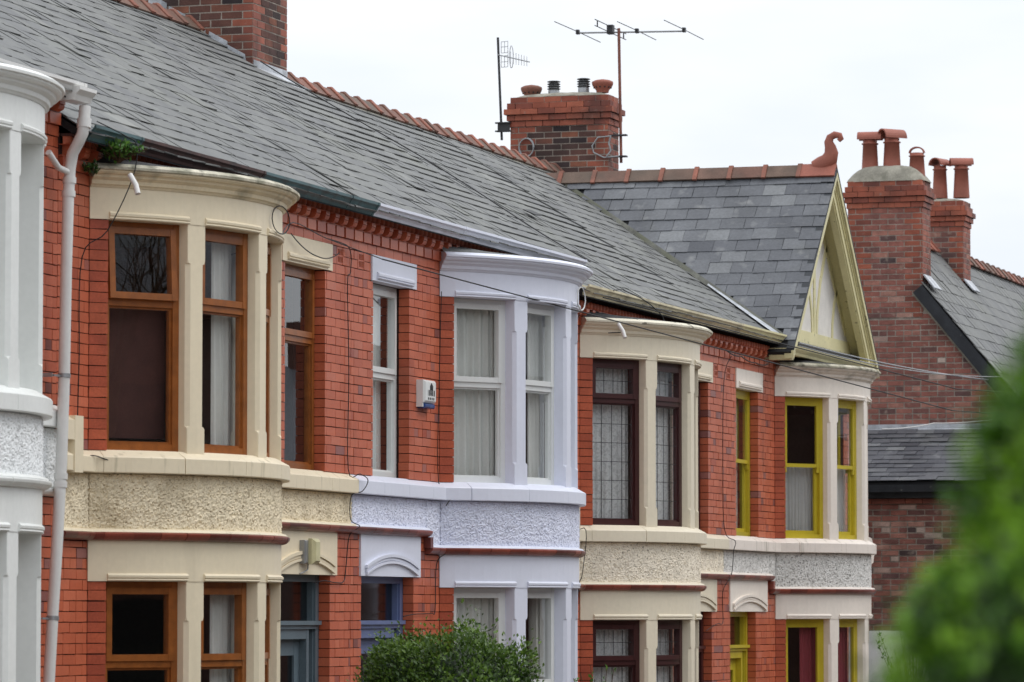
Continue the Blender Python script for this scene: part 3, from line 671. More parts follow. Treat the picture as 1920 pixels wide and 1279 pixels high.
    mb.add([(EX, Y0 + .003, ez - .01), (RX, Y0 + .003, zr - .01), (-20.3, Y0 + .003, zr - .01 - (20.3 + RX) * TP), (EX, Y1 - .003, ez - .01), (RX, Y1 - .003, zr - .01), (-20.3, Y1 - .003, zr - .01 - (20.3 + RX) * TP),
            (EX, Y0 + .003, ez - .01 - th), (RX, Y0 + .003, zr - .01 - th), (-20.3, Y0 + .003, zr - .01 - (20.3 + RX) * TP - th), (EX, Y1 - .003, ez - .01 - th), (RX, Y1 - .003, zr - .01 - th), (-20.3, Y1 - .003, zr - .01 - (20.3 + RX) * TP - th)],
           [(0, 3, 4, 1), (1, 4, 5, 2), (6, 7, 10, 9), (7, 8, 11, 10), (0, 6, 9, 3), (2, 5, 11, 8), (0, 1, 7, 6), (1, 2, 8, 7), (3, 9, 10, 4), (4, 10, 11, 5)], .5)
    roof = put('roof', mb, M_under, T)
    # gable triangle wall closing the roof space at the step to the next pair
    up = Vector((-cos(radians(32.6)), 0, sin(radians(32.6)))); nr = Vector((sin(radians(32.6)), 0, cos(radians(32.6)))); SL = (EX - RX) / cos(radians(32.6))
    keep = None
    if gable:
        gc, gz, gt = gable['c'], gable['z'], gable['t']
        keep = lambda p: (gz - abs(p.y - gc) * gt) < p.z + .02 or p.y > Y1
    if chim:
        kp = keep; cb = chim
        keep = lambda p: (kp is None or kp(p)) and not (cb[0] < p.x < cb[1] and cb[2] < p.y < cb[3])
    slate_field(P, roof, roofm, (EX + .05 * cos(radians(32.6)), 0, ez - .03), (0, 1, 0), up, nr, Y0 + .004, Y1 + (.03 if not mirror else -.004), -.0, SL + .05, keep, seed=Y0)
    # ridge tiles
    y = Y0; i = 0
    pf = [(-.15, -.085), (-.02, .045), (.02, .045), (.15, -.085), (.135, -.1), (.0, .02), (-.135, -.1)]
    while y < Y1 - .1:
        if not (chim and chim[2] - .1 < y + .2 < chim[3] + .1):
            e = min(y + .45, Y1); mb = MB(); dzj = random.uniform(-.006, .006)
            def rg(yy, s, dzz=0): return [(RX + a_ * s, yy, zr + .045 + dzj + b_ * s + dzz) for a_, b_ in pf]
            mb.loft([rg(y + .004, 1), rg(e - .06, 1, .0)], tone=random.random() * .5); mb.loft([rg(e - .075, 1.0, .02), rg(e - .06, 1.16, .022), rg(e - .004, 1.16, .022)], tone=random.uniform(.5, 1))
            put('ridge_tile', mb, M_ridge, T)
        y += .45
    put('ridge_bedding', MB().obox((RX + .16, Y0 + .003, zr - .12), (0, Y1 - Y0 - .006, 0), (-.07, 0, .075), (.008, 0, .02), .5), M_cement, T)
    # gutter
    gp = [(0, .1), (.0, .0), (.02, -.012), (.05, -.012), (.06, .01), (.085, .03), (.10, .06), (.118, .075), (.118, .098), (.108, .098), (.095, .075), (.08, .06), (.05, .02), (.02, .01), (.012, .1)]
    for (ya, yb, gm, tl) in (eave_bits or []):
        gx = EX - .045
        mb = sweep(MB(), [(gx, ya + .002), (gx, yb - .002)], [(o, ez - .045 + z) for o, z in gp]); put('gutter', mb, gm, T, label=tl)
        put('gutter_union', sweep(MB(), [(gx, yb - .05), (gx, yb - .004)], [(o * 1.05 - .002, ez - .048 + z * 1.03) for o, z in gp]), gm, T)
    put('soffit', MB().box(WX + .02, EX - .046, Y0 + .003, Y1 - .003, ez - .03, ez - .012), M_rust, T)
    return T, P, roof, wall, ez, zr

# ------------------------------------------------------------------ chimney stack (part of a house)
def chimney(T, P, x0, x1, y0, y1, zb, zt, m_mid=None, fh=1.0, m_mort=None, quo=True, over=(.0, .035, .07, .04, .015), parent_label=None):
    m_mid = m_mid or M_sooty; m_mort = m_mort or M_mortarL; nc = len(over); c = .0792
    zc = zt - nc * c
    st = put('chimney', MB().box(x0 + .004, x1 - .004, y0 + .004, y1 - .004, zb, zt - .01), m_mort, T)
    def mats(s, z, u, w, k):
        if z > zc: return M_quoin
        e = min(s - u, w - s); return M_quoin if (quo and e < (.24 if k % 2 else .13)) else m_mid
    for (org, ds, nr, L_) in (((x0, y0, 0), (1, 0, 0), (0, -1, 0), x1 - x0), ((x1, y0, 0), (0, 1, 0), (1, 0, 0), y1 - y0)):
        brick_field(P, 'brick', st, m_mid, org, ds, nr, 0, L_, zb, zc, [], zc, L=.235, joint=.013, hdr=0, depth=.05, mats=mats, jit=.0018, tones=lambda h: min(1, max(0, random.gauss(.5, .25))))
    for i, o in enumerate(reversed(over)):       # corbelled head courses, bottom up
        z = zc + i * c; a0, a1, c0, c1 = x0 - o, x1 + o, y0 - o, y1 + o
        put('corbel_core', MB().box(a0 + .012, a1 - .012, c0 + .012, c1 - .012, z + .002, z + c - .004), M_mortar, st)
        for (org, ds, nr, L_) in (((a0, c0, 0), (1, 0, 0), (0, -1, 0), a1 - a0), ((a1, c0, 0), (0, 1, 0), (1, 0, 0), c1 - c0)):
            brick_field(P, 'brick', st, M_quoin, org, ds, nr, 0, L_, z, z + c, [], z - (i % 2) * c, L=.235, joint=.008, hdr=0, depth=.1, jit=.004)
    # flaunching
    o = over[0]; rings = []
    nn = 28
    for (r, z) in ((1.0, 0), (.94, .03), (.8, .07), (.5, .105), (.15, .115)):
        ring_ = []
        for k in range(nn):
            a = 2 * pi * k / nn; ex = 5 if r > .7 else 3
            ca, sa = cos(a), sin(a); q = (abs(ca) ** ex + abs(sa) ** ex) ** (-1 / ex)
            ring_.append(((x0 + x1) / 2 + (x1 - x0) / 2 * r * ca * q, (y0 + y1) / 2 + (y1 - y0) / 2 * r * sa * q, zt - .005 + z * fh + random.uniform(-.008, .008)))
        rings.append(ring_)
    put('flaunching', MB().loft(rings, smooth=True), M_cement, st)
    return st

def pot_roll(T, x, y, z, h, r=.115, tophood=None, yaw=0, leanx=0):
    mb = MB(); mb.lathe((x, y, z), [(r * 1.12, 0), (r * 1.05, h * .3), (r * .92, h * .86), (r * 1.08, h * .87), (r * 1.08, h * .9), (r * .9, h * .91), (r * .92, h), (r * .8, h), (r * .8, h * .7)])
    p = put('chimney_pot', mb, M_terra, T)
    if tophood:
        mb = MB(); L_ = r * 1.55; d = Vector((cos(yaw), sin(yaw), 0)); e = Vector((-sin(yaw), cos(yaw), 0)); rr = r * 1.05; rings = []
        c = Vector((x, y, z + h))
        arc = [pi * i / 12 for i in range(13)]
        prof = [(cos(a) * rr, sin(a) * rr * tophood) for a in arc] + [(cos(a) * (rr - .02), sin(a) * (rr * tophood - .02)) for a in reversed(arc)]
        for s in (-L_ if tophood > .9 else -.03, L_ if tophood > .9 else .03): rings.append([c + d * s + e * u + Vector((0, 0, w)) for u, w in prof])
        mb.loft(rings); put('hood', mb, M_terra, p)
    return p

# ------------------------------------------------------------------ ground, road
def G(y): return .37 - .0236 * y
mb = MB(); mb.add([(-400, -300, G(-300) - .02), (400, -300, G(-300) - .02), (400, 0, G(0) - .02), (-400, 0, G(0) - .02), (-400, 120, G(120) - .02), (400, 120, G(120) - .02), (-400, 1500, G(120) - .05), (400, 1500, G(120) - .05)],
                  [(0, 1, 2, 3), (3, 2, 5, 4), (4, 5, 7, 6)], .5); put('ground', mb, M_soil, kind='structure', recalc=False)
mb = MB(); mb.obox((-6.2, -60, G(-60) - .03), (7.6, 0, 0), (0, 240, G(180) - G(-60)), (0, 0, .016), .5); put('road', mb, M_asph, kind='structure')
for x0, x1 in ((-8.2, -6.2), (1.4, 2.9)):
    mb = MB(); mb.obox((x0, -60, G(-60) - .03), (x1 - x0, 0, 0), (0, 240, G(180) - G(-60)), (0, 0, .14), .5); put('pavement', mb, M_pave, kind='structure')
mb = MB(); mb.obox((-8.45, 5, G(5) - .1), (.23, 0, 0), (0, 53, G(58) - G(5)), (0, 0, .75), .5)
settle(tag(put('garden_wall', mb, M_common), 'low brick front garden wall along the pavement below the terrace', 'wall'))

# ------------------------------------------------------------------ the five terraced houses
GB = -.35
TA = house('A', 'white painted bay fronted house at the left edge with the white downpipe', 23.16, 29.73, 25.52, .31, .28, (23.65, 24.7), (23.4, 24.85), (23.6, 24.9), (23.3, 25.0), 25.15,
    dict(paint=M_white, sill=M_white, peb=M_pebA, string=M_white, frame=M_upvc, door=M_gdoor, broof=M_felt), 'casement', M_slate,
    eave_bits=[(23.16, 29.62, M_pipe, 'white gutter')], winin={(0, 1): 'white', (0, 2): 'white'}, rev=.2, pdep=.3)
TB = house('B', 'cream bay fronted house with golden brown window frames and a teal gutter', 29.73, 36.28, 30.33, 0, .0, (34.6, 35.6), (34.4, 35.74), (34.5, 35.76), (34.28, 35.89), 34.04,
    dict(paint=M_cream, sill=M_creamS, peb=M_pebB, string=M_string, frame=M_oak, door=M_gdoor, cap=M_weather, corn=M_stain, broof=M_feltD), 'casement', M_slate, airy=[35.9],
    eave_bits=[(29.80, 30.75, M_teal, 'teal painted gutter'), (30.75, 33.4, M_rust, 'peeled rusty gutter length'), (33.4, 35.6, M_teal, 'teal painted gutter'), (35.6, 36.28, M_teal, 'teal painted gutter')], mirror=True,
    winin={(0, 0): 'blind', (0, 1): 'side', (1, 0): None, (1, 1): 'side', 'sw': None}, openup=True, transoms=(4.35, 1.62), rev=.085)
TC = house('C', 'lilac white bay fronted house with white plastic windows and an alarm box', 36.28, 42.86, 38.78, 0, .0, (36.88, 37.89), (36.57, 38.02), (36.82, 38.07), (36.52, 38.19), 38.36,
    dict(paint=M_lilac, sill=M_lilac, peb=M_pebC, string=M_string, frame=M_upvc, door=M_bdoor, broof=M_felt), 'casement', M_slate, airy=[36.46],
    eave_bits=[(36.28, 38.8, M_lilac, 'lilac white gutter'), (38.8, 42.8, M_lilac, 'lilac white gutter')], chim=(-17.0, -15.71, 41.82, 42.84),
    winin={(0, 0): 'white', (0, 1): 'side', (1, 0): 'white', (1, 1): 'blindless', 'sw': 'side'}, transoms=(4.155, 1.3), rev=.11)
TD = house('D', 'pale cream bay fronted house with dark mahogany leaded windows', 42.86, 49.38, 43.45, -.31, -.24, (47.72, 48.72), (47.52, 48.86), (47.62, 48.9), (47.4, 49.05), 47.16,
    dict(paint=M_creamD, sill=M_creamD, peb=M_pebD, string=M_string, frame=M_mahog, door=M_mahog, cap=M_weatherD, broof=M_feltD), 'leaded', M_slate, airy=[49.0],
    eave_bits=[(42.88, 45.6, M_cgut, 'cream painted gutter'), (45.6, 49.38, M_cgut, 'cream painted gutter')], mirror=True,
    winin={(0, 0): 'lace', (0, 1): 'lace', (0, 2): 'lace', (1, 0): 'lace', (1, 1): 'lace', 'sw': 'lace'}, transoms=(4.53, 1.80), rev=.085)
TE = house('E', 'gabled end house with yellow sash windows and pinkish cream bay', 49.38, 56.1, 51.93, -.31, -.24, (50.03, 51.1), (49.72, 50.95), (50.0, 51.3), (49.67, 51.49), 51.62,
    dict(paint=M_pink, sill=M_pinkS, peb=M_pebE, string=M_string, frame=M_yellow, door=M_yellow, cap=M_weather, corn=M_stainP, broof=M_feltD), 'sash', M_slate, airy=[49.58],
    eave_bits=[(49.38, 51.55, M_olive, 'olive cream gutter')], gable=dict(c=53.72, z=7.55, t=1.0), chim=(-17.0, -15.65, 54.9, 55.4),
    winin={(0, 0): 'net', (0, 1): 'net', (0, 2): 'net', (1, 0): 'pinkside', (1, 1): 'pinkside', 'sw': 'side'}, transoms=(4.13, 1.2), rev=.09)

# party gable walls that close the roof space
for (T_, P_, roof_, wall_, ez, zr), y in ((TA, 29.73), (TB, 36.28), (TC, 42.86), (TD, 49.38), (TE, 56.1)):
    a = [(WX - .05, 4.6), (WX - .05, ez - .02), (RX, zr - .08), (-19.9, zr - .1 - (19.9 + RX) * TP), (-19.9, 4.6)]
    put('party_wall', MB().loft([[(x, y - .2, z) for x, z in a], [(x, y - .006, z) for x, z in a]]), M_common, T_)


# ---- chimneys on the terrace
T_, P_ = TC[0], TC[1]
stC = chimney(T_, P_, -17.0, -15.71, 41.82, 42.84, 6.6, 9.6)
fl = MB()
fl.add([(-15.70, 41.86, 7.60), (-15.70, 42.84, 7.60), (-15.42, 42.9, 7.415), (-15.42, 41.78, 7.425), (-15.55, 42.3, 7.53)], [(0, 1, 4), (1, 2, 4), (2, 3, 4), (3, 0, 4)], .5)
put('lead_apron', fl, M_lead, stC, recalc=False)
put('lead_apron_edge', MB().obox((-15.715, 41.83, 7.55), (0, 1.0, 0), (.012, 0, 0), (0, 0, .12), .5), M_lead, stC)
for i in range(5):      # stepped soakers on the near face
    x = -15.78 - i * .22; z = roof_z(x, 5.55)
    put('stepped_flashing', MB().obox((x, 41.806, z - .02), (-.2, 0, .11), (0, .012, 0), (random.uniform(-.02, .02), 0, .10), .5), M_lead, stC)
T_, P_ = TE[0], TE[1]
stE = chimney(T_, P_, -17.0, -15.65, 54.9, 55.4, 6.4, 8.80, None, .55)
def louvre(T, x, y, z):
    mb = MB()
    mb.lathe((x, y, z), [(.075, 0), (.075, .06), (.07, .065), (.07, .16), (.05, .16)]); p = put('flue_terminal', mb, M_grey, T)
    mb = MB()
    for k in range(4): mb.lathe((x, y, z + .075 + k * .032), [(.068, 0), (.088, .004), (.088, .012), (.068, .018)])
    put('louvre', mb, M_dkmetal, p)
def bowl(T, x, y, z, m=M_terra):
    mb = MB(); mb.lathe((x, y, z), [(.08, 0), (.085, .03), (.13, .085), (.142, .12), (.14, .145), (.1, .165), (.02, .18)]); p = put('chimney_pot', mb, m, T)
    for k in range(12):
        a = 2 * pi * k / 12; mb = MB(); mb.lathe((0, 0, 0), [(.012, -.005), (.012, .005)], 6); mb.v = [(x + (.118 + v[2]) * cos(a) - v[0] * sin(a), y + (.118 + v[2]) * sin(a) + v[0] * cos(a), z + .07 + v[1]) for v in mb.v]
        put('vent_hole', mb, M_black, p)
bowl(T_, -16.78, 55.15, 8.81, M_ridge); louvre(T_, -16.47, 55.15, 8.84); louvre(T_, -16.06, 55.15, 8.86); bowl(T_, -15.8, 55.15, 8.85)

# ---- front gable of the end house
gc, gz, gt, hw = 53.72, 7.58, 1.0, 2.42; xf, xb = -12.34, -16.2; s45 = sqrt(.5)
mb = MB(); zf = gz - hw * gt
ring_ = lambda x: [(x, gc - hw, zf - .01), (x, gc, gz - .01), (x, gc + hw, zf - .01), (x, gc + hw - .06, zf - .06), (x, gc, gz - .12), (x, gc - hw + .06, zf - .06)]
mb.loft([ring_(xf), ring_(xb)]); groof = put('gable_roof', mb, M_under, TE[0])
ezE = TE[4]
for sgn, kind_ in ((1, 'slate'), (-1, 'slate')):
    slate_field(TE[1], groof, M_slateD, (xf + .03, gc - sgn * hw, zf), (-1, 0, 0), (0, sgn * s45, s45), (0, -sgn * s45, s45), 0, xf - xb, -.03, hw / s45 - .02,
                (lambda p: p.z > roof_z(p.x, ezE) - .03), gauge=.213, w=.30, wav=.002, seed=3, thick=.008, kick=.0)
# ridge of the gable with roll-ended tiles and scroll finial
pf = [(-.14, -.10), (-.015, .05), (.015, .05), (.14, -.10), (.12, -.115), (.0, .02), (-.12, -.115)]
x = xf - .42; i = 0
while x > -16.2:
    e = max(x - .45, -16.25); mb = MB()
    rg = lambda xx, s, dz_=0: [(xx, gc + a * s, gz + .03 + b * s + dz_) for a, b in pf]
    mb.loft([rg(x - .004, 1), rg(e + .004, 1)], tone=random.random() * .35); mb.loft([rg(x - .0, 1.17, .012), rg(x - .055, 1.17, .012)], tone=.8)
    put('ridge_tile', mb, M_ridge, TE[0]); x -= .45
mb = MB(); mb.loft([[(xx, gc + a * s, gz + .035 + b * s) for a, b in pf] for xx, s in ((xf - .42, 1.1), (xf + .02, 1.1))], tone=.9)
spine = [(-12.62, .02, .09), (-12.50, .06, .13), (-12.41, .15, .12), (-12.385, .26, .10), (-12.40, .36, .08), (-12.42, .44, .065), (-12.40, .515, .056), (-12.34, .555, .052), (-12.28, .54, .048), (-12.262, .485, .044), (-12.295, .455, .034)]
rings = []
for k, (xx, h, r) in enumerate(spine):
    h *= .76; r *= .9
    p0 = Vector((spine[max(k - 1, 0)][0], 0, spine[max(k - 1, 0)][1])); p1 = Vector((spine[min(k + 1, len(spine) - 1)][0], 0, spine[min(k + 1, len(spine) - 1)][1])); d = (p1 - p0).normalized(); n_ = Vector((-d.z, 0, d.x))
    c = Vector((xx, gc, gz + .03 + h)); w = r * .62; rings.append([c + n_ * r * cos(a) + Vector((0, 1, 0)) * w * sin(a) for a in [2 * pi * j / 10 for j in range(10)]])
mb.loft(rings, tone=.9, smooth=True)
put('scroll_finial', mb, M_terra, TE[0])
# barge boards, mouldings, soffit
for sgn in (-1, 1):
    def sl(h0, h1, xa, xb_, m, name, lo=0, top=0.0, nb=.001):
        # strip following the verge, h0/h1 = perpendicular distance below the slates
        a = Vector((0, sgn * s45, -s45)); nrm = Vector((0, -sgn * s45, -s45)); ap = Vector((0, gc, gz))
        L_ = hw / s45
        P0 = [ap + nrm * h0 + Vector((0, 0, 0)), ap + nrm * h1]
        # mitre at the apex, plumb cut at the foot
        def apex(h): return Vector((0, gc + sgn * nb, gz - h / s45))
        def foot(h): return Vector((0, gc + sgn * (hw - .02 - lo), gz - h / s45 - (hw - .02 - lo) * gt))
        ct = 5.07; yo = gc + sgn * (hw - .02); yl = lambda h: gc + sgn * (gz - h / s45 - ct)
        q = [apex(h0)] + ([foot(h0), Vector((0, yo, ct))] if foot(h0).z > ct + .01 else [Vector((0, yl(h0), ct))]) + ([foot(h1)] if foot(h1).z > ct else [Vector((0, yl(h1), ct))]) + [apex(h1)]
        if foot(h0).z > ct + .01 and foot(h1).z > ct: q = [apex(h0), foot(h0), foot(h1), apex(h1)]
        put(name, MB().loft([[(xa, v.y, v.z) for v in q], [(xb_, v.y, v.z) for v in q]]), m, TE[0])
    sl(.012, .235, xf - .085, xf - .02, M_olive, 'barge_board', nb=.0)
    sl(.010, .075, xf - .02, xf + .03, M_olive, 'barge_moulding', nb=.0)
    sl(.085, .105, xf - .02, xf + .008, M_olive, 'barge_bead', nb=.0)
    sl(.130, .150, xf - .02, xf - .004, M_olive, 'barge_bead', nb=.0)
    sl(.235, .262, xf - .12, xf - .035, M_olive, 'barge_moulding', nb=.0)
    sl(-.012, .008, xf - .06, xf + .035, M_blackboard, 'verge_undercloak', nb=.0)
    sl(.098, .118, WX - .02, xf - .086, M_olive, 'soffit_board', nb=.0)
# tympanum and its half-timbering
TX = WX + .08; tz0 = 5.22; yy = lambda z: (gz - .12 - z) / gt
put('tympanum', MB().loft([[(x, gc - yy(tz0), tz0), (x, gc + yy(tz0), tz0), (x, gc, gz - .12)] for x in (WX - .2, TX)]), M_rough, TE[0])
def strut(pts, w=.05, name='timber_strut'):
    mb = MB(); rings = []; P_ = [Vector((0, a, b)) for a, b in pts]
    for k, p in enumerate(P_):
        d = (P_[min(k + 1, len(P_) - 1)] - P_[max(k - 1, 0)]).normalized(); n_ = Vector((0, -d.z, d.y)); ww = w if not isinstance(w, list) else w[k]
        rings.append([(TX - .01, p.y - n_.y * ww, p.z - n_.z * ww), (TX + .014, p.y - n_.y * ww, p.z - n_.z * ww), (TX + .014, p.y + n_.y * ww, p.z + n_.z * ww), (TX - .01, p.y + n_.y * ww, p.z + n_.z * ww)])
    mb.loft(rings); put(name, mb, M_olive, TE[0])
put('tie_board', MB().loft([[(x, gc - 2.2, 5.22), (x, gc + 2.2, 5.22), (x, gc + 1.93, 5.52), (x, gc - 1.93, 5.52)] for x in (TX - .01, TX + .02)]), M_olive, TE[0])
strut([(gc, 5.5), (gc, 6.3), (gc, 7.2)], .05, 'king_post')
for s in (-1, 1):
    strut([(gc + s * .10, 5.45), (gc + s * .16, 5.8), (gc + s * .33, 6.2), (gc + s * .62, 6.6), (gc + s * .8, 6.75)], .038)
    strut([(gc + s * .98, 5.45), (gc + s * 1.0, 5.7), (gc + s * 1.1, 5.95), (gc + s * 1.3, 6.2)], .036)
    strut([(gc + s * 1.75, 5.62), (gc + s * .85, 6.45), (gc + s * .1, 7.2)], .04, 'raking_rail')
# box gutter / tie beam across the foot of the gable
mb = sweep(MB(), [(-12.47, gc - hw + .12), (-12.47, gc + hw - .12)], [(0, 5.13), (.09, 5.13), (.10, 5.16), (.13, 5.2), (.14, 5.235), (.12, 5.235), (.1, 5.2), (0, 5.2)])
put('gable_gutter', mb, M_olive, TE[0])
put('gable_gutter_support', MB().box(WX + .02, -12.471, gc - hw + .1, gc + hw - .1, 5.14, 5.19), M_rust, TE[0])
for s in (-1, 1): put('barge_foot', MB().box(-12.62, xf - .02, gc + s * (hw - .13) - .09, gc + s * (hw - .13) + .09, 5.06, 5.2), M_olive, TE[0])
# valley lead between the gable and the main roof
va = Vector((EX + .12, 0, 0)); 
def valley(x): z = roof_z(x, ezE); return Vector((x, gc - (gz - z) / gt, z))
a, b = valley(EX + .02), valley(-16.0); d = (b - a); up_m = Vector((0, -1, 0)); up_g = Vector((0, s45, s45))
vl = MB(); o1, o2 = Vector((.0, 0, .022)), Vector((0, 0, 0))
vl.add([a + o1 + Vector((0, -.05, 0)), b + o1 + Vector((0, -.03, 0)), b + o1, a + o1], [(0, 1, 2, 3)], .5)
vl.add([a + o1, b + o1, b + o1 + up_g * .07 + Vector((0, -.02, .0)), a + o1 + up_g * .1 + Vector((0, -.02, .0))], [(0, 1, 2, 3)], .5)
put('valley_lead', vl, mat('valley_lead', C(112, 112, 104), .7, .25, 6, .3, grime_shade=[(C(86, 88, 66), .45, .7, 3, .7, False)]), TE[0], recalc=False)
vn = (valley(-13.2) - a).normalized()
put('new_valley_lead', MB().add([a + o1 * 1.6 + Vector((0, -.16, 0)), a + vn * 1.5 + o1 * 1.6 + Vector((0, -.03, .0)), a + vn * 1.5 + o1 * 1.6 + up_g * .03, a + o1 * 1.6 + up_g * .04], [(0, 1, 2, 3)], .5), M_lead, TE[0], recalc=False)
put('kneeler_stone', MB().loft([[(x, 56.1, 2.62), (x, 56.38, 2.66), (x, 56.46, 2.8), (x, 56.3, 2.98), (x, 56.1, 3.0)] for x in (-12.72, -12.46)]), M_pink, TE[0])
# step-up blocks of the sill at the left party walls
for T_, dz, m in ((TB[0], 0, M_cream), (TD[0], -.31, M_creamD)):
    y0 = 29.73 if dz == 0 else 42.86
    put('kneeler_stone', MB().box(WX - .02, WX + .09, y0 + .14, y0 + .30, 3.04 + dz, 3.46 + dz), m, T_)
    put('kneeler_stone', MB().loft([[(WX - .02, y, 3.28 + dz), (WX + .088, y, 3.28 + dz), (WX + .088, y, 3.425 + dz), (WX - .02, y, 3.48 + dz)] for y in (y0 + .004, y0 + .139)]), m, T_)
    put('kneeler_render', MB().box(WX - .02, WX + .02, y0 + .004, y0 + .139, 3.04 + dz, 3.279 + dz), M_pebB if dz == 0 else M_pebD, T_)
# overflow stubs through the bay cornices
for T_, p in ((TB[0], (-12.30, 30.15, 5.23)), (TD[0], (-12.33, 43.0 + .62, 4.97))):
    put('overflow_pipe', MB().tube([Vector(p) + Vector((.0, .0, .03)), Vector(p) + Vector((.06, -.03, -.05)), Vector(p) + Vector((.085, -.05, -.12))], .021, 10), M_pipe, T_)

# ---- slipped slates, roof vent and small roof defects
put('slipped_slate', MB().obox((-14.26, 46.55, roof_z(-14.26, TD[4]) + .06), (0, .28, .02), (.13, .03, -.06), (0, 0, .012), .5), M_black, TD[0])
mb = MB(); c = Vector((-12.75, 29.2, roof_z(-12.75, TA[4]) + .05))
put('ridge_flash_patch', MB().obox((-14.4, 27.3, roof_z(-14.4, TA[4]) + .03), (0, 1.1, 0), (-.1, 0, .065), (.005, 0, .01), .5), M_lead, TA[0])

# ---- white downpipe of the left house
PX = -12.575; pl = [(PX, 29.66, 5.27), (PX, 29.63, 5.05), (PX, 29.60, 4.5), (PX, 29.575, 3.72), (PX, 29.535, 3.1), (PX, 29.47, 2.55), (PX, 29.39, 1.98), (PX, 29.33, 1.5), (PX, 29.2, -.3)]
def pat(z):
    for a_, b_ in zip(pl, pl[1:]):
        if a_[2] >= z >= b_[2]: return Vector(a_).lerp(Vector(b_), (a_[2] - z) / (a_[2] - b_[2]))
mb = MB(); mb.tube([(-12.45, 29.64, 5.72), (-12.45, 29.62, 5.60), (-12.455, 29.61, 5.52), (-12.50, 29.63, 5.45), (-12.55, 29.65, 5.38)] + pl, .043, 14)
pipe = put('downpipe', mb, M_pipe, TA[0])
for z_ in (5.2, 5.1, 3.02, 2.96): q = pat(z_); put('pipe_collar', MB().tube([q, q - Vector((0, .002, .045))], .051, 14), M_pipe, pipe)
put('pipe_collar', MB().tube([(-12.45, 29.63, 5.63), (-12.45, 29.62, 5.56)], .052, 14), M_pipe, pipe)
put('branch_pipe', MB().tube([(-12.58, 29.62, 5.24), (-12.60, 29.50, 5.26), (-12.62, 29.36, 5.36)], .024, 10), M_pipe, pipe)
for z_ in (3.75, 1.98):
    q = pat(z_); put('pipe_bracket', MB().tube([q, q - Vector((0, .002, .03))], .048, 14).box(-12.70, -12.60, q.y - .17, q.y - .155, z_ - .03, z_).box(-12.6, -12.585, q.y - .16, q.y, z_ - .025, z_ - .01), M_grey, pipe)
mb = MB(); hp = [(.0, .0), (.10, .0), (.105, .03), (.13, .07), (.16, .09), (.16, .115), (0, .115)]
put('gutter_outlet', sweep(MB(), [(-12.56, 29.40), (-12.56, 29.72)], [(o, 5.745 + z) for o, z in [(0, 0), (.12, 0), (.135, .04), (.17, .075), (.17, .10), (0, .10)]]), M_pipe, TA[0])

# flush the piece collections of the terrace
for H, lim in ((TA, 300), (TB, 300), (TC, 300), (TD, 300), (TE, 300)): H[1].flush(lim)

# ------------------------------------------------------------------ brick house beyond the gap, its lean-to and stacks
F = thing('end_brick_house', 'weathered brown brick gable end house beyond the yellow windowed house', 'house', (-13.4, 61.2, -1.2))
PF = Pieces(); ft = 1.22; fx, fz = -13.4, 7.5; rf = lambda x: fz - abs(x - fx) * ft
prof = [(-16.2, -1.4), (-10.65, -1.4), (-10.65, rf(-10.65) - .1), (fx, fz - .1), (-16.2, rf(-16.2) - .1)]
fw = put('gable_wall', MB().loft([[(x, y, z) for x, z in prof] for y in (61.005, 61.3)]), M_mortarL, F)
put('house_body', MB().loft([[(x, y, z - .05) for x, z in prof] for y in (61.3, 90)]), M_common, F)
PT = Pieces()
brick_field(PT, 'brick', fw, M_common, (-15.2, 61, 0), (1, 0, 0), (0, -1, 0), 0, 4.5, 1.0, 7.3, [], 0, L=.242, joint=.016, hdr=5, depth=.06, jit=.0018, tones=lambda h: min(1, max(0, random.gauss(.52, .19))))
for it in PT.items:
    c = it[3] + (it[4] + it[5] + it[6]) / 2
    if c.z < rf(c.x) - .16 and not (-13.86 < c.x < -12.71 and c.z > 6.2) : PF.items.append(it)
stF = chimney(F, PF, -13.83, -12.74, 61.0 - .008, 61.56, 6.2, 8.17, M_common, 1, M_mortarL)
stG = chimney(F, PF, -14.0, -12.95, 65.0, 65.56, 6.5, 8.24, M_common, .5, M_mortarL)
put('cement_cap', MB().loft([[((-13.285) + .58 * r * cx_, 61.28 + .3 * r * cy_, 8.16 + z) for cx_, cy_ in [(max(-1, min(1, 1.3 * cos(2 * pi * k / 24))), max(-1, min(1, 1.3 * sin(2 * pi * k / 24)))) for k in range(24)]] for r, z in ((1, 0), (.96, .04), (.86, .11), (.74, .17), (.6, .215), (.35, .24), (.1, .25))], smooth=True), M_cement, F)
pot_roll(F, -13.56, 61.28, 8.27, .52, .112, 1.0, yaw=radians(4)); pot_roll(F, -13.24, 61.28, 8.30, .50, .118, 1.1, yaw=radians(48)); pot_roll(F, -12.88, 61.30, 8.2, .38, .11, .8, yaw=radians(88))
pot_roll(F, -13.36, 65.28, 8.3, .50, .105, 1.05, yaw=radians(72)); pot_roll(F, -13.03, 65.28, 8.3, .50, .112, .95, yaw=radians(20))
froof = put('roof', MB().loft([[(x, y, z) for x, z in ((fx, fz), (-10.5, rf(-10.5)), (-10.5, rf(-10.5) - .06), (fx, fz - .08), (-16.4, rf(-16.4) - .06), (-16.4, rf(-16.4)))] for y in (61.57, 90)]), M_under, F)
put('verge_slab', MB().loft([[(x, y, rf(x) - h) for x, h in ((-12.73, 0), (-10.5, 0), (-10.5, .06), (-12.73, .06))] for y in (60.93, 61.568)]), M_under, F)
fa = math.atan(ft); slate_field(PF, froof, M_slate, (-10.47, 60.88, rf(-10.47)), (0, 1, 0), (-cos(fa), 0, sin(fa)), (sin(fa), 0, cos(fa)), 0, 16, 0, 4.55,
    lambda p: not (-13.84 < p.x < -12.72 and p.y < 61.5) and not (-14 < p.x < -12.94 and 64.95 < p.y < 65.6), gauge=.235, w=.34, wav=.01, seed=8)
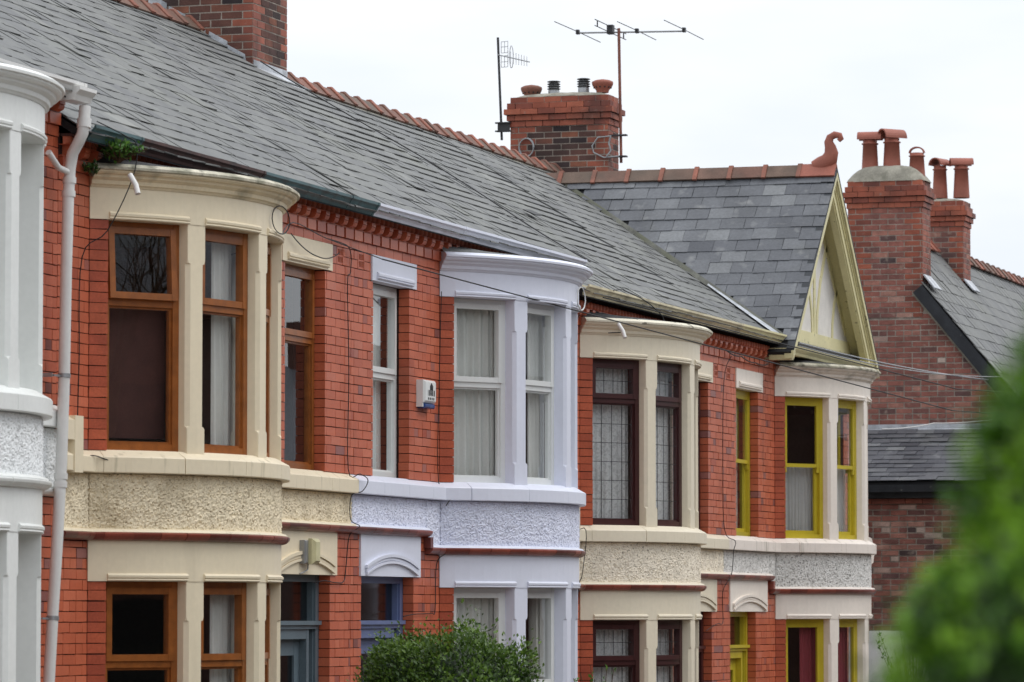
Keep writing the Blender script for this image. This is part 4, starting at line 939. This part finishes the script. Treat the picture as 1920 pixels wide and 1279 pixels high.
for i in range(40):
    y = 61.6 + i * .45
    if 64.6 < y + .2 < 65.7: continue
    mb = MB(); rg = lambda yy_, s, dzz=0: [(fx + a_ * s, yy_, fz + .04 + b_ * s + dzz) for a_, b_ in pf]
    mb.loft([rg(y, 1), rg(y + .4, 1)], tone=random.random()); mb.loft([rg(y + .38, 1.15, .02), rg(y + .446, 1.15, .02)], tone=random.random()); put('ridge_tile', mb, M_ridge, F)
d = Vector((1, 0, -ft)).normalized(); nb_ = Vector((-ft, 0, -1)).normalized(); s0_ = Vector((-12.72, 0, rf(-12.72)))
put('bargeboard', MB().obox(s0_ + Vector((0, 60.9, 0)) + nb_ * .02, d * 3.4, nb_ * .17, (0, .06, 0), .5), M_blackboard, F)
put('verge_board', MB().obox(s0_ + Vector((0, 60.96, 0)) + nb_ * .19, d * 3.4, nb_ * .03, (0, .04, 0), .5), M_cement, F)
put('lead_apron', MB().obox((-12.73, 60.96, 6.80), (.16, 0, -.195), (0, .5, 0), (.012, 0, .015), .5), M_lead, F)
put('lead_apron', MB().obox((-12.94, 64.95, 7.03), (.14, 0, -.17), (0, .56, 0), (.012, 0, .015), .5), M_lead, F)
# lean-to
lr = Vector((0, 1.95, .80)); lrn = lr.normalized(); lnn = Vector((0, -.8, 1.95)).normalized()
put('lean_to_wall', MB().box(-15, -10.8, 59.112, 61, -1.4, 3.76), M_mortarL, F); put('painted_joints', MB().box(-15, -10.8, 59.046, 59.11, .3, 1.75), M_whitewall, F)
ln = put('lean_to_roof', MB().obox((-15.1, 59.0, 3.76), (4.4, 0, 0), lr, (0, 0, .04), .5), M_under, F)
slate_field(PF, ln, M_slateD, (-15.1, 58.97, 3.80), (1, 0, 0), lrn, lnn, 0, 4.3, 0, lr.length - .02, gauge=.17, w=.27, wav=.006, seed=12, thick=.008, kick=.003)
put('lead_flashing', MB().obox((-15.1, 60.93, 4.60), (4.4, 0, 0), (0, -.16, -.075), (0, 0, .012), .5).box(-15.1, -10.8, 60.96, 60.985, 4.6, 4.68), M_lead, F)
put('gutter', sweep(MB(), [(-15.1, 58.97), (-10.8, 58.97)], [(-.0, 3.66), (.11, 3.66), (.12, 3.76), (-.0, 3.76)]), M_blackboard, F)
put('fascia', MB().box(-15.1, -10.8, 58.98, 59.05, 3.58, 3.75), M_blackboard, F)
brick_field(PF, 'brick', ln, M_quoin, (-15, 59.06, 0), (1, 0, 0), (0, -1, 0), 0, 4.2, 3.50, 3.575, [], 3.5, L=.24, hdr=0, depth=.1, course=.075)
PT = Pieces(); brick_field(PF, 'brick', ln, M_common, (-15, 59.105, 0), (1, 0, 0), (0, -1, 0), 0, 4.2, 1.76, 3.50, [], 3.5, L=.242, joint=.016, hdr=5, depth=.06, jit=.0018)
brick_field(PF, 'painted_brick', ln, M_whitewall, (-15, 59.04, 0), (1, 0, 0), (0, -1, 0), 0, 4.2, .4, 1.76, [], 1.76, L=.242, joint=.004, hdr=5, depth=.1, jit=.002)
PF.flush(300)

# ------------------------------------------------------------------ things fixed to the houses
mb = MB()      # alarm box
al = thing('alarm_box', 'white burglar alarm box on the brick beside the lilac bay', 'alarm box', (WX + .01, 38.28, 3.87))
y0, y1, z0, z1 = 38.10, 38.44, 3.885, 4.145
def bxo(y0, y1, z0, z1, x0, x1, bv=.02): return MB().loft([[(x0, y0, z0), (x0, y1, z0), (x0, y1, z1), (x0, y0, z1)], [(x1 - bv, y0, z0), (x1 - bv, y1, z0), (x1 - bv, y1, z1), (x1 - bv, y0, z1)], [(x1, y0 + bv, z0 + bv), (x1, y1 - bv, z0 + bv), (x1, y1 - bv, z1 - bv), (x1, y0 + bv, z1 - bv)]])
put('case', bxo(y0, y1, z0 + .05, z1, WX, WX + .085), M_upvc, al)
put('strobe_lens', bxo(y0 + .03, y1 - .01, z0, z0 + .046, WX, WX + .075, .012), mat('blue_lens', C(40, 66, 120), .25, .05, 3, 0), al)
put('base', MB().box(WX, WX + .06, y0, y0 + .03, z0 + .01, z0 + .05), M_upvc, al)
X = WX + .0855; em = MB(); cy, cz = (y0 + y1) / 2 + .02, z1 - .065
em.add([(X + .001, cy - .045, cz - .03), (X + .001, cy + .045, cz - .03), (X + .001, cy + .045, cz + .012), (X + .001, cy, cz + .042), (X + .001, cy - .045, cz + .012)], [(0, 1, 2, 3, 4)], .5)
for k in range(3): em.add([(X + .001, cy - .03, cz - .045 - k * .013), (X + .001, cy + .03, cz - .045 - k * .013), (X + .001, cy + .03, cz - .039 - k * .013), (X + .001, cy - .03, cz - .039 - k * .013)], [(0, 1, 2, 3)], .5)
for k, w in enumerate((.012, .05, .008, .022, .014, .03)):
    yy_ = y0 + .085 + k * .034
    em.add([(X + .001, yy_, z0 + .115), (X + .001, yy_ + min(w, .028), z0 + .115), (X + .001, yy_ + min(w, .028), z0 + .168), (X + .001, yy_, z0 + .168)], [(0, 1, 2, 3)], .5)
for k in range(4):
    yy_ = y0 + .09 + k * .05; em.add([(X + .001, yy_, z0 + .078), (X + .001, yy_ + .028, z0 + .078), (X + .001, yy_ + .028, z0 + .1), (X + .001, yy_, z0 + .1)], [(0, 1, 2, 3)], .5)
put('printed_marks', em, M_black, al, recalc=False)
lp = thing('bulkhead_lamp', 'cream and grey bulkhead lamp above the grey front door', 'wall lamp', (WX + .016, 35.05, 2.42))
put('lamp_base', bxo(34.93, 35.07, 2.42, 2.62, WX + .016, WX + .07, .01), M_grey, lp)
put('diffuser', bxo(35.0, 35.16, 2.415, 2.635, WX + .07, WX + .13, .03), mat('yellowed_diffuser', C(196, 190, 150), .35, .1, 9, 0), lp)
put('lamp_cable', MB().tube([(WX + .05, 35.05, 2.42), (WX + .05, 35.04, 2.37), (WX + .04, 34.95, 2.345), (WX + .03, 34.9, 2.335)], .006, 6), M_grey, lp)

def aerial_mast(t, x, y, z0, z1, m, r=.018, lean=0): put('mast', MB().tube([(x + lean, y, z0), (x + lean * .5, y, (z0 + z1) / 2), (x, y, z1)], r, 8), m, t)
a1 = thing('tv_aerial', 'small grid backed television aerial on the thin dark mast left of the chimney', 'aerial', (-17.1, 55.0, 8.25), 'television aerials fixed to the central chimney')
aerial_mast(a1, -17.2, 55.0, 8.25, 9.62, M_dkmetal, .017, .055)
mb = MB(); mb.tube([(-17.19, 54.97, 9.385), (-16.70, 54.80, 9.25)], .008, 6)
for k in range(8):
    t_ = .32 + k * .085; p = Vector((-17.19, 54.97, 9.385)).lerp(Vector((-16.70, 54.80, 9.25)), t_); mb.tube([p + Vector((0, 0, .085 - k * .003)), p - Vector((0, 0, .085 - k * .003))], .0035, 5)
put('boom', mb, M_grey, a1)
mb = MB()
for dy in (0, .05, .1):
    for s in (-1, 1): mb.tube([(-17.14 + dy, 54.96 - dy * .3, 9.385 + s * .02), (-17.14 + dy, 54.96 - dy * .3, 9.385 + s * .17)], .004, 5)
for dz in (-.17, -.1, -.02, .02, .1, .17): mb.tube([(-17.14, 54.96, 9.385 + dz), (-17.04, 54.93, 9.385 + dz)], .004, 5)
put('reflector', mb, M_grey, a1)
mb = MB(); mb.tube([(-16.99 + .025 * cos(a), 54.93, 9.345 + .15 * sin(a)) for a in [2 * pi * k / 14 for k in range(15)]], .005, 5); put('folded_dipole', mb, M_grey, a1)
mb = MB(); mb.box(-17.16, -16.99, 54.86, 54.87, 8.34, 8.47); put('bracket', mb, M_dkmetal, a1)
for dz in (8.345, 8.455): put('clamp', MB().box(-17.19, -16.98, 54.84, 54.885, dz, dz + .018), M_dkmetal, a1)
a2 = thing('tv_aerial', 'large horizontal yagi aerial on the tall rusty mast right of the chimney', 'aerial', (-15.5, 55.1, 7.9), 'television aerials fixed to the central chimney')
aerial_mast(a2, -15.54, 55.02, 7.9, 9.68, M_rustpole, .02, .03)
mb = MB(); mb.tube([(-16.13, 55.05, 9.645), (-14.64, 55.05, 9.61)], .012, 8); put('boom', mb, M_grey, a2)
for x_, l_ in ((-16.11, 1.08), (-15.30, .95), (-14.66, 1.0)):
    mb = MB(); zc = 9.64 - (x_ + 16.1) * .02 + .015; mb.tube([(x_, 55.05 - l_, zc), (x_, 55.05, zc + .005), (x_, 55.05 + l_, zc)], .0055, 6); mb.box(x_ - .02, x_ + .02, 55.02, 55.08, zc - .03, zc + .03, .5); put('element', mb, M_dkmetal, a2)
mb = MB(); zc = 9.66
for dz in (-.03, .05): mb.tube([(-15.66, 54.3, zc + dz), (-15.66, 55.8, zc + dz)], .006, 6)
for yy_ in (54.42, 55.68): mb.tube([(-15.66, yy_, zc - .03), (-15.66, yy_, zc + .05)], .009, 6)
mb.box(-15.70, -15.62, 55.0, 55.1, zc - .05, zc + .07); put('folded_dipole', mb, M_dkmetal, a2)
for zc in (8.25, 7.97): put('clamp', MB().box(-15.66, -15.42, 54.94, 55.02, zc, zc + .02), M_dkmetal, a2)
mb = MB(); q = [(-15.6, 54.86, 8.24), (-15.78, 54.86, 8.23), (-15.86, 54.86, 8.12), (-15.84, 54.86, 8.03), (-15.7, 54.86, 7.96), (-15.5, 54.88, 7.975)]; mb.tube(q, .011, 7); mb.tube([(-15.6, 54.85, 8.24), (-15.63, 54.85, 8.15), (-15.6, 54.85, 8.05), (-15.66, 54.85, 7.97)], .011, 7)
put('stay_bracket', mb, M_grey, a2)
def coil(c, r, n, w, m, label, cat='cable', sq=1.2, plane='x'):
    mb = MB(); pts = []
    for k in range(n * 18 + 1):
        a = 2 * pi * k / 18; rr = r * (1 + .06 * sin(k * .31)); u, v = rr * cos(a), rr * sq * sin(a)
        pts.append((c[0] + u, c[1] - .004 * (k // 18), c[2] + v) if plane == 'x' else (c[0] + .004 * (k // 18), c[1] + u, c[2] + v))
    mb.tube(pts, w, 6); return settle(tag(put('cable_coil', mb, m), label, cat, 'coils of spare cable'))
coil((-16.76, 54.87, 8.125), .10, 3, .009, M_grey, 'coil of grey aerial cable hanging on the dark brickwork of the central chimney')
p_ = bow(30.33, 2.05, .05); coil((p_[0], p_[1], 5.10), .20, 2, .004, M_black, 'loose black cable loop hanging on the cream bay frieze', sq=.55, plane='y')
p_ = bow(38.78, 2.1, .05); coil((p_[0], p_[1], 5.06), .14, 2, .005, M_pipe, 'white cable loop hanging at the corner of the lilac bay', sq=.8, plane='y')

def cable(pts, r, label, m=M_black, sag=0, n=10):
    P_ = [Vector(p) for p in pts]; out = []
    if len(P_) > 3 and not sag:
        Q = [P_[0]] + P_ + [P_[-1]]; S = []
        for i in range(1, len(Q) - 2):
            for j in range(5):
                t_ = j / 5; a_, b_, c_, d_ = Q[i - 1:i + 3]; S.append(.5 * ((2 * b_) + (c_ - a_) * t_ + (2 * a_ - 5 * b_ + 4 * c_ - d_) * t_ ** 2 + (3 * b_ - a_ - 3 * c_ + d_) * t_ ** 3))
        P_ = S + [P_[-1]]
    for i in range(len(P_) - 1):
        k = n if sag else 1
        for j in range(k):
            t_ = j / k; q = P_[i].lerp(P_[i + 1], t_); q.z -= sag * 4 * t_ * (1 - t_); out.append(q)
    out.append(P_[-1]); mb = MB(); mb.tube(out, r, 6); return settle(tag(put('cable', mb, m), label, 'cable', 'cables strung over the house fronts'))
cable([(-12.02, 32.6, 4.96), (-12.45, 34.1, 5.245), (-12.6, 35.35, 5.22), (-12.6, 36.83, 5.155)], .0045, 'black cable from the cream bay over the brick to the party line')
cable([(-12.6, 36.83, 5.155), (-10.1, 50.0, 4.35), (-6.4, 69.6, 4.6)], .0065, 'long overhead cable crossing in front of the lilac bay window', sag=.0)
cable([(-12.0, 41.9, 5.15), (-10.05, 50.0, 4.60), (-6.4, 69.6, 5.0)], .0065, 'upper overhead cable starting at the corner of the lilac bay', sag=.0)
tp = thing('telegraph_pole', 'wooden telegraph pole further down the street where the overhead cables meet', 'telegraph pole', (-6.4, 69.7, G(69.7)))
put('pole', MB().tube([(-6.4, 69.72, G(69.7)), (-6.4, 69.72, 6.4)], [.14, .1], 12), M_twig, tp); put('cross_arm', MB().box(-7.1, -5.7, 69.6, 69.66, 5.1, 5.2), M_twig, tp)
cable([(-12.22, 51.25, 5.25), (-11.79, 60.9, 5.29)], .009, 'overhead cable from the foot of the olive gable to the brick gable', M_grey, sag=.05)
cable([(-12.24, 51.3, 5.22), (-11.6, 60.9, 5.33)], .007, 'second grey cable just below the one from the olive gable', M_grey, sag=.1)
cable([(-12.9, 58.96, 4.53), (-12.45, 60.3, 4.66), (-11.5, 60.9, 4.75)], .008, 'white cable lying across the lean-to slates', M_pipe, sag=.02)
cable([(-12.655, 34.62, 5.2), (-12.62, 35.2, 5.05), (-12.64, 35.8, 5.13)], .005, 'thin sagging cable across the cream lintel', sag=.03)
cable([(-12.66, 35.57, 5.235), (-12.66, 35.96, 5.225), (-12.67, 36.14, 5.2), (-12.675, 36.21, 5.12), (-12.68, 36.2, 4.98), (-12.68, 36.13, 4.88), (-12.68, 36.17, 4.1), (-12.68, 36.16, 3.26), (-12.60, 36.25, 3.22), (-12.58, 36.4, 3.17), (-12.6, 36.31, 3.07), (-12.66, 36.19, 3.03), (-12.66, 36.17, 2.82), (-12.60, 36.24, 2.76), (-12.66, 36.14, 2.68), (-12.68, 36.11, 2.42), (-12.68, 36.05, 2.28), (-12.68, 35.85, 2.265), (-12.70, 35.6, 2.28), (-12.75, 35.48, 2.26)], .0045, 'black cable running down the brick between the grey and blue front doors')
cable([(-12.66, 38.72, 5.0), (-12.68, 38.72, 4.2), (-12.68, 38.70, 3.22), (-12.58, 38.82, 3.13), (-12.62, 38.74, 3.0)], .0045, 'black cable down the brick edge left of the lilac bay window')
cable([(-12.62, 38.72, 2.55), (-12.68, 38.64, 2.45), (-12.68, 38.6, 2.03), (-12.68, 38.5, 2.0), (-12.68, 38.2, 1.995), (-12.68, 37.95, 1.99), (-12.74, 37.85, 1.97)], .0045, 'black cable beside the lilac ground floor bay leading to the blue door')
cable([(-12.35, 43.9, 5.38), (-12.5, 43.62, 5.32), (-12.62, 43.2, 5.1), (-12.66, 43.12, 4.7), (-12.67, 43.05, 4.1), (-12.67, 43.05, 2.95), (-12.56, 43.2, 2.85), (-12.6, 43.2, 2.4), (-12.62, 43.12, 2.2), (-12.67, 43.08, 1.0)], .0045, 'black cable from the cream gutter down the strip left of the leaded bay')
cable([(-12.35, 43.9, 5.37), (-12.3, 44.6, 5.30), (-12.2, 44.95, 5.12), (-12.25, 44.4, 4.98), (-12.4, 43.5, 4.9)], .006, 'looping cable over the overflow pipe of the leaded bay cornice')
cable([(-12.62, 49.5, 5.0), (-12.67, 49.34, 4.7), (-12.67, 49.28, 3.6), (-12.67, 49.36, 2.96), (-12.58, 49.5, 2.84), (-12.58, 49.42, 2.72), (-12.62, 49.47, 2.45), (-12.67, 49.26, 2.25), (-12.67, 49.26, 1.9), (-12.67, 49.0, 1.88), (-12.70, 48.6, 1.8)], .0045, 'black cable down the brick between the leaded and yellow houses')
cable([(-12.62, 49.3, 5.05), (-12.6, 49.9, 5.02), (-12.6, 50.6, 4.98), (-12.6, 51.2, 5.0)], .008, 'cable draped under the brick dentils of the yellow windowed house', sag=.02)
cable([(-12.40, 29.75, 5.62), (-12.36, 30.2, 5.56), (-12.33, 30.35, 5.50), (-12.34, 30.3, 5.25), (-12.5, 30.2, 4.85), (-12.655, 30.09, 4.65), (-12.67, 30.08, 3.9), (-12.67, 30.09, 3.25), (-12.6, 30.28, 3.17), (-12.48, 30.5, 3.12), (-12.45, 30.62, 3.16), (-12.5, 30.55, 3.21)], .0045, 'black cable hanging from the teal gutter down beside the brown windows')
cable([(-15.66, 41.9, 7.66), (-15.3, 42.05, 7.42), (-14.8, 42.3, 7.10), (-14.2, 42.7, 6.72), (-13.6, 42.75, 6.34), (-12.9, 42.8, 5.88), (-12.45, 43.0, 5.60)], .007, 'thin cable lying on the slates below the left chimney', M_dkmetal)

# ------------------------------------------------------------------ planting
def leaves(center_fn, n, size, asp=.55, up=.35):
    """n small folded leaves; center_fn(i) -> (pos, outward normal, tone)"""
    vs = np.empty((n * 4, 3)); tones = np.empty(n * 2)
    for i in range(n):
        p, nn, t = center_fn(i); r = Vector((random.gauss(0, 1), random.gauss(0, 1), random.gauss(0, 1)))
        d = (nn * random.uniform(.2, 1) + r.normalized() * .9 + Vector((0, 0, up))).normalized(); s = d.cross(r).normalized(); L_ = size * random.uniform(.6, 1.25); w = L_ * asp / 2
        f = d.cross(s) * (L_ * .12)
        vs[i * 4] = p; vs[i * 4 + 1] = p + d * L_ * .5 + s * w + f; vs[i * 4 + 2] = p + d * L_; vs[i * 4 + 3] = p + d * L_ * .5 - s * w + f; tones[i * 2:i * 2 + 2] = t
    me = bpy.data.meshes.new('leaf_mass'); me.vertices.add(n * 4); me.vertices.foreach_set('co', vs.ravel())
    idx = np.empty((n, 2, 3), int); b = np.arange(n) * 4; idx[:, 0] = np.stack([b, b + 1, b + 2], 1); idx[:, 1] = np.stack([b, b + 2, b + 3], 1)
    me.loops.add(n * 6); me.loops.foreach_set('vertex_index', idx.ravel()); me.polygons.add(n * 2); me.polygons.foreach_set('loop_start', np.arange(n * 2) * 3)
    a = me.attributes.new('tone', 'FLOAT', 'FACE'); a.data.foreach_set('value', tones); me.update(calc_edges=True); me.validate(); return me
def bush(name, label, cat, c, rx, ry, h, n, size, m, zb, shape=2.6, tipk=.25, core=.93, seed=0):
    t = thing(name, label, cat, (c[0], c[1], zb)); H = h - zb
    def surf(th, ph, k=1):
        # superellipsoid-ish mound, flatter on top
        cz, sz = cos(ph), sin(ph); q = lambda v, e: math.copysign(abs(v) ** e, v)
        nx, ny, nz_ = q(cz, 2 / shape) * q(cos(th), 1), q(cz, 2 / shape) * q(sin(th), 1), q(sz, 2 / shape)
        lump = 1 + .2 * noise.noise(Vector((cos(th) * cz, sin(th) * cz, sz)) * 3.2 + Vector((seed, 0, 0))) + .07 * noise.noise(Vector((cos(th) * cz, sin(th) * cz, sz)) * 9 + Vector((seed, 3, 0)))
        return Vector((c[0] + rx * nx * lump * k, c[1] + ry * ny * lump * k, zb + H * .35 + (H * .65 * nz_ * (lump * .6 + .4) * k if sz >= 0 else H * .35 * nz_))), Vector((nx / rx, ny / ry, nz_ * 1.2)).normalized()
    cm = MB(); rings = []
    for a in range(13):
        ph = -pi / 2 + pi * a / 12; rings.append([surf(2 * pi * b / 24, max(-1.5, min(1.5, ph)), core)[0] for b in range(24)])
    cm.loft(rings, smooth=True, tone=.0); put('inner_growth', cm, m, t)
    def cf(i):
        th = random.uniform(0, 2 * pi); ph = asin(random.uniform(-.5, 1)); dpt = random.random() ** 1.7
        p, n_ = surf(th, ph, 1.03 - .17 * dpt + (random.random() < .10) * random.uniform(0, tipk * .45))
        k = noise.noise(p * 5) * .5 + .5; return p, n_, min(1, max(0, .75 - .6 * dpt + .25 * random.gauss(0, 1) * .6 + (k - .5) * .5))  # leaf colour darkens inward: the mound's inner shade is painted into the tone
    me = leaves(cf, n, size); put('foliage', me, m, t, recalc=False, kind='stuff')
    st_ = MB()
    for k in range(5): st_.tube([(c[0] + random.uniform(-.15, .15), c[1] + random.uniform(-.15, .15), zb), (c[0] + random.uniform(-.3, .3), c[1] + random.uniform(-.3, .3), zb + H * .5)], [.03, .015], 6)
    put('stem', st_, M_twig, t); return t
bush('privet_bush', 'rounded glossy green privet bush in front of the lilac house', 'bush', (-10.38, 31.9, 0),   .73, .75, 1.80, 52000, .040, M_privet, G(31.9), 2.8)
# near hedge, out of focus
hc = Vector((-.462, 4.60, 0)); HT = 2.325
HS = thing('conifer_hedge', 'out of focus bright green hedge close to the camera at right', 'hedge', (hc.x, hc.y, G(4.6)))
def hedge_prof(z):   # left extent grows downward
    t_ = max(0, min(1, (HT - z) / .34)); return .33 + .175 * t_ ** .8
cm = MB(); rings = []
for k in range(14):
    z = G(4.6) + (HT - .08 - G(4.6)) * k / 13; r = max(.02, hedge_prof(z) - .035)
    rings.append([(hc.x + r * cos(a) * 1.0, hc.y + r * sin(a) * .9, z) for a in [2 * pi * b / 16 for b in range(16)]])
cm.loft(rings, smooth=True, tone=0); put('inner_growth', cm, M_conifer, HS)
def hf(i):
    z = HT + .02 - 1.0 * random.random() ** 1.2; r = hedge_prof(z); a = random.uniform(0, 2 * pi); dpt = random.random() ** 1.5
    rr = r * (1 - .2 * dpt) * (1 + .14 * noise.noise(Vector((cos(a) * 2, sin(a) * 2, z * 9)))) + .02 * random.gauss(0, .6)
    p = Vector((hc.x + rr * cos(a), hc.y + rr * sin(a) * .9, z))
    k = noise.noise(p * 14); return p, Vector((cos(a), sin(a), .4)).normalized(), min(1, max(0, .56 - .6 * dpt + 1.3 * k + (z - 1.95) * .9 + random.gauss(0, .12)))  # shaded inside and lit top are painted into the leaf tone
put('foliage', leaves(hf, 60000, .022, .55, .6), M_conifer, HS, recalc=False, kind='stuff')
put('stem', MB().tube([(hc.x + .2, hc.y, G(4.6)), (hc.x + .15, hc.y, 1.9)], [.04, .01], 8), M_twig, HS)

def sprig(name, label, cat, base, h, n, spread, size, m, tonebase=.5):
    t = thing(name, label, cat, base, 'ferns rooted in the cornice' if cat == 'fern' else None); b = Vector(base); stm = MB(); pts = []
    for k in range(n):
        a = random.uniform(0, 2 * pi); e = b + Vector((cos(a) * spread * random.random(), sin(a) * spread * random.random(), h * random.uniform(.6, 1.05))); mid = b.lerp(e, .5) + Vector((0, 0, h * .08))
        stm.tube([b, mid, e], [.007, .005, .003], 5)
        for q in range(14): t_ = random.uniform(.35, 1); pts.append((b.lerp(mid, t_ * 2) if t_ < .5 else mid.lerp(e, t_ * 2 - 1)) + Vector((random.gauss(0, .012), random.gauss(0, .012), random.gauss(0, .01))))
    put('stem', stm, M_twig, t)
    me = leaves(lambda i: (pts[i], Vector((random.gauss(0, 1), random.gauss(0, 1), .5)).normalized(), min(1, max(0, random.gauss(tonebase, .25)))), len(pts), size)
    put('foliage', me, m, t, recalc=False, kind='stuff'); return t
sprig('fern', 'green fern growing from the top of the cream bay cornice under the gutter', 'fern', (-12.45, 30.3, 5.37), .13, 46, .26, .05, M_fern, .45)
sprig('fern', 'small dark ferny weed at the left end of the cream bay cornice', 'fern', (-12.6, 30.14, 5.26), .08, 16, .07, .035, M_fern, .1)
sprig('rose_shrub', 'pale leafy shrub tips showing below the leaded ground floor window', 'shrub', (-11.1, 38.6, .4), 1.08, 26, .42, .05, M_fern, .75)
sprig('garden_shrub', 'sparse leafy shrub in front of the whitewashed wall at right', 'shrub', (-12.1, 57.2, .3), 1.45, 40, .55, .055, M_fern, .2)

# ------------------------------------------------------------------ the other side of the street (seen mirrored in the windows)
OT = thing('opposite_terrace', 'brick terrace across the street seen only as reflections in the windows', 'terrace', (8, 55, -1.0))
mb = MB(); mb.obox((6.0, 14, G(14) - .3), (8, 0, 0), (0, 110, G(124) - G(14)), (0, 0, 7.2), .5); put('wall', mb, mat('opposite_brick', C(96, 66, 58, 1), .8, .2, 3, 0), OT)
mb = MB()
for y in (14,): 
    z0 = G(14) + 6.85; z1 = G(124) + 6.85
    mb.loft([[(5.75, 14, z0), (10, 14, z0 + 2.9), (14.2, 14, z0)], [(5.75, 124, z1), (10, 124, z1 + 2.9), (14.2, 124, z1)]], tone=.4)
rf_ = put('roof', mb, M_slateD, OT)
for k in range(16):
    y = 17 + k * 6.6; z = G(y)
    put('bay', MB().loft([[(6.02, y - 1.4, z_), (5.3, y - .8, z_), (5.3, y + .8, z_), (6.02, y + 1.4, z_)] for z_ in (z, z + 5.3)]), bpy.data.materials['opposite_brick'], OT)
    for (q0, q1) in ((z + .9, z + 2.5), (z + 3.6, z + 5.0)): put('window', MB().box(5.27, 5.31, y - .6, y + .6, q0, q1), M_black, OT)
    put('chimney', MB().box(9.4, 10.7, y + 2.8, y + 3.5, z + 8.3, z + 10.9), bpy.data.materials['opposite_brick'], OT)
tr = thing('street_tree', 'bare branched tree across the street seen only mirrored in the brown window', 'tree', (3.2, 29.6, G(29.6)))
tm = MB()
def branch(p, d, L_, r, lv):
    e = p + d * L_; tm.tube([p, (p + e) / 2 + Vector((random.gauss(0, .04), random.gauss(0, .04), 0)) * L_, e], [r, r * .8, r * .6], 5)
    if lv > 0:
        for k in range(3 if lv > 1 else 4):
            q = (d + Vector((random.gauss(0, .5), random.gauss(0, .5), random.gauss(.15, .35)))).normalized(); branch(p.lerp(e, random.uniform(.6, 1)), q, L_ * random.uniform(.6, .8), r * .55, lv - 1)
branch(Vector((3.2, 29.6, G(29.6))), Vector((0, 0, 1)), 3.6, .16, 6); put('trunk', tm, M_twig, tr, recalc=False)
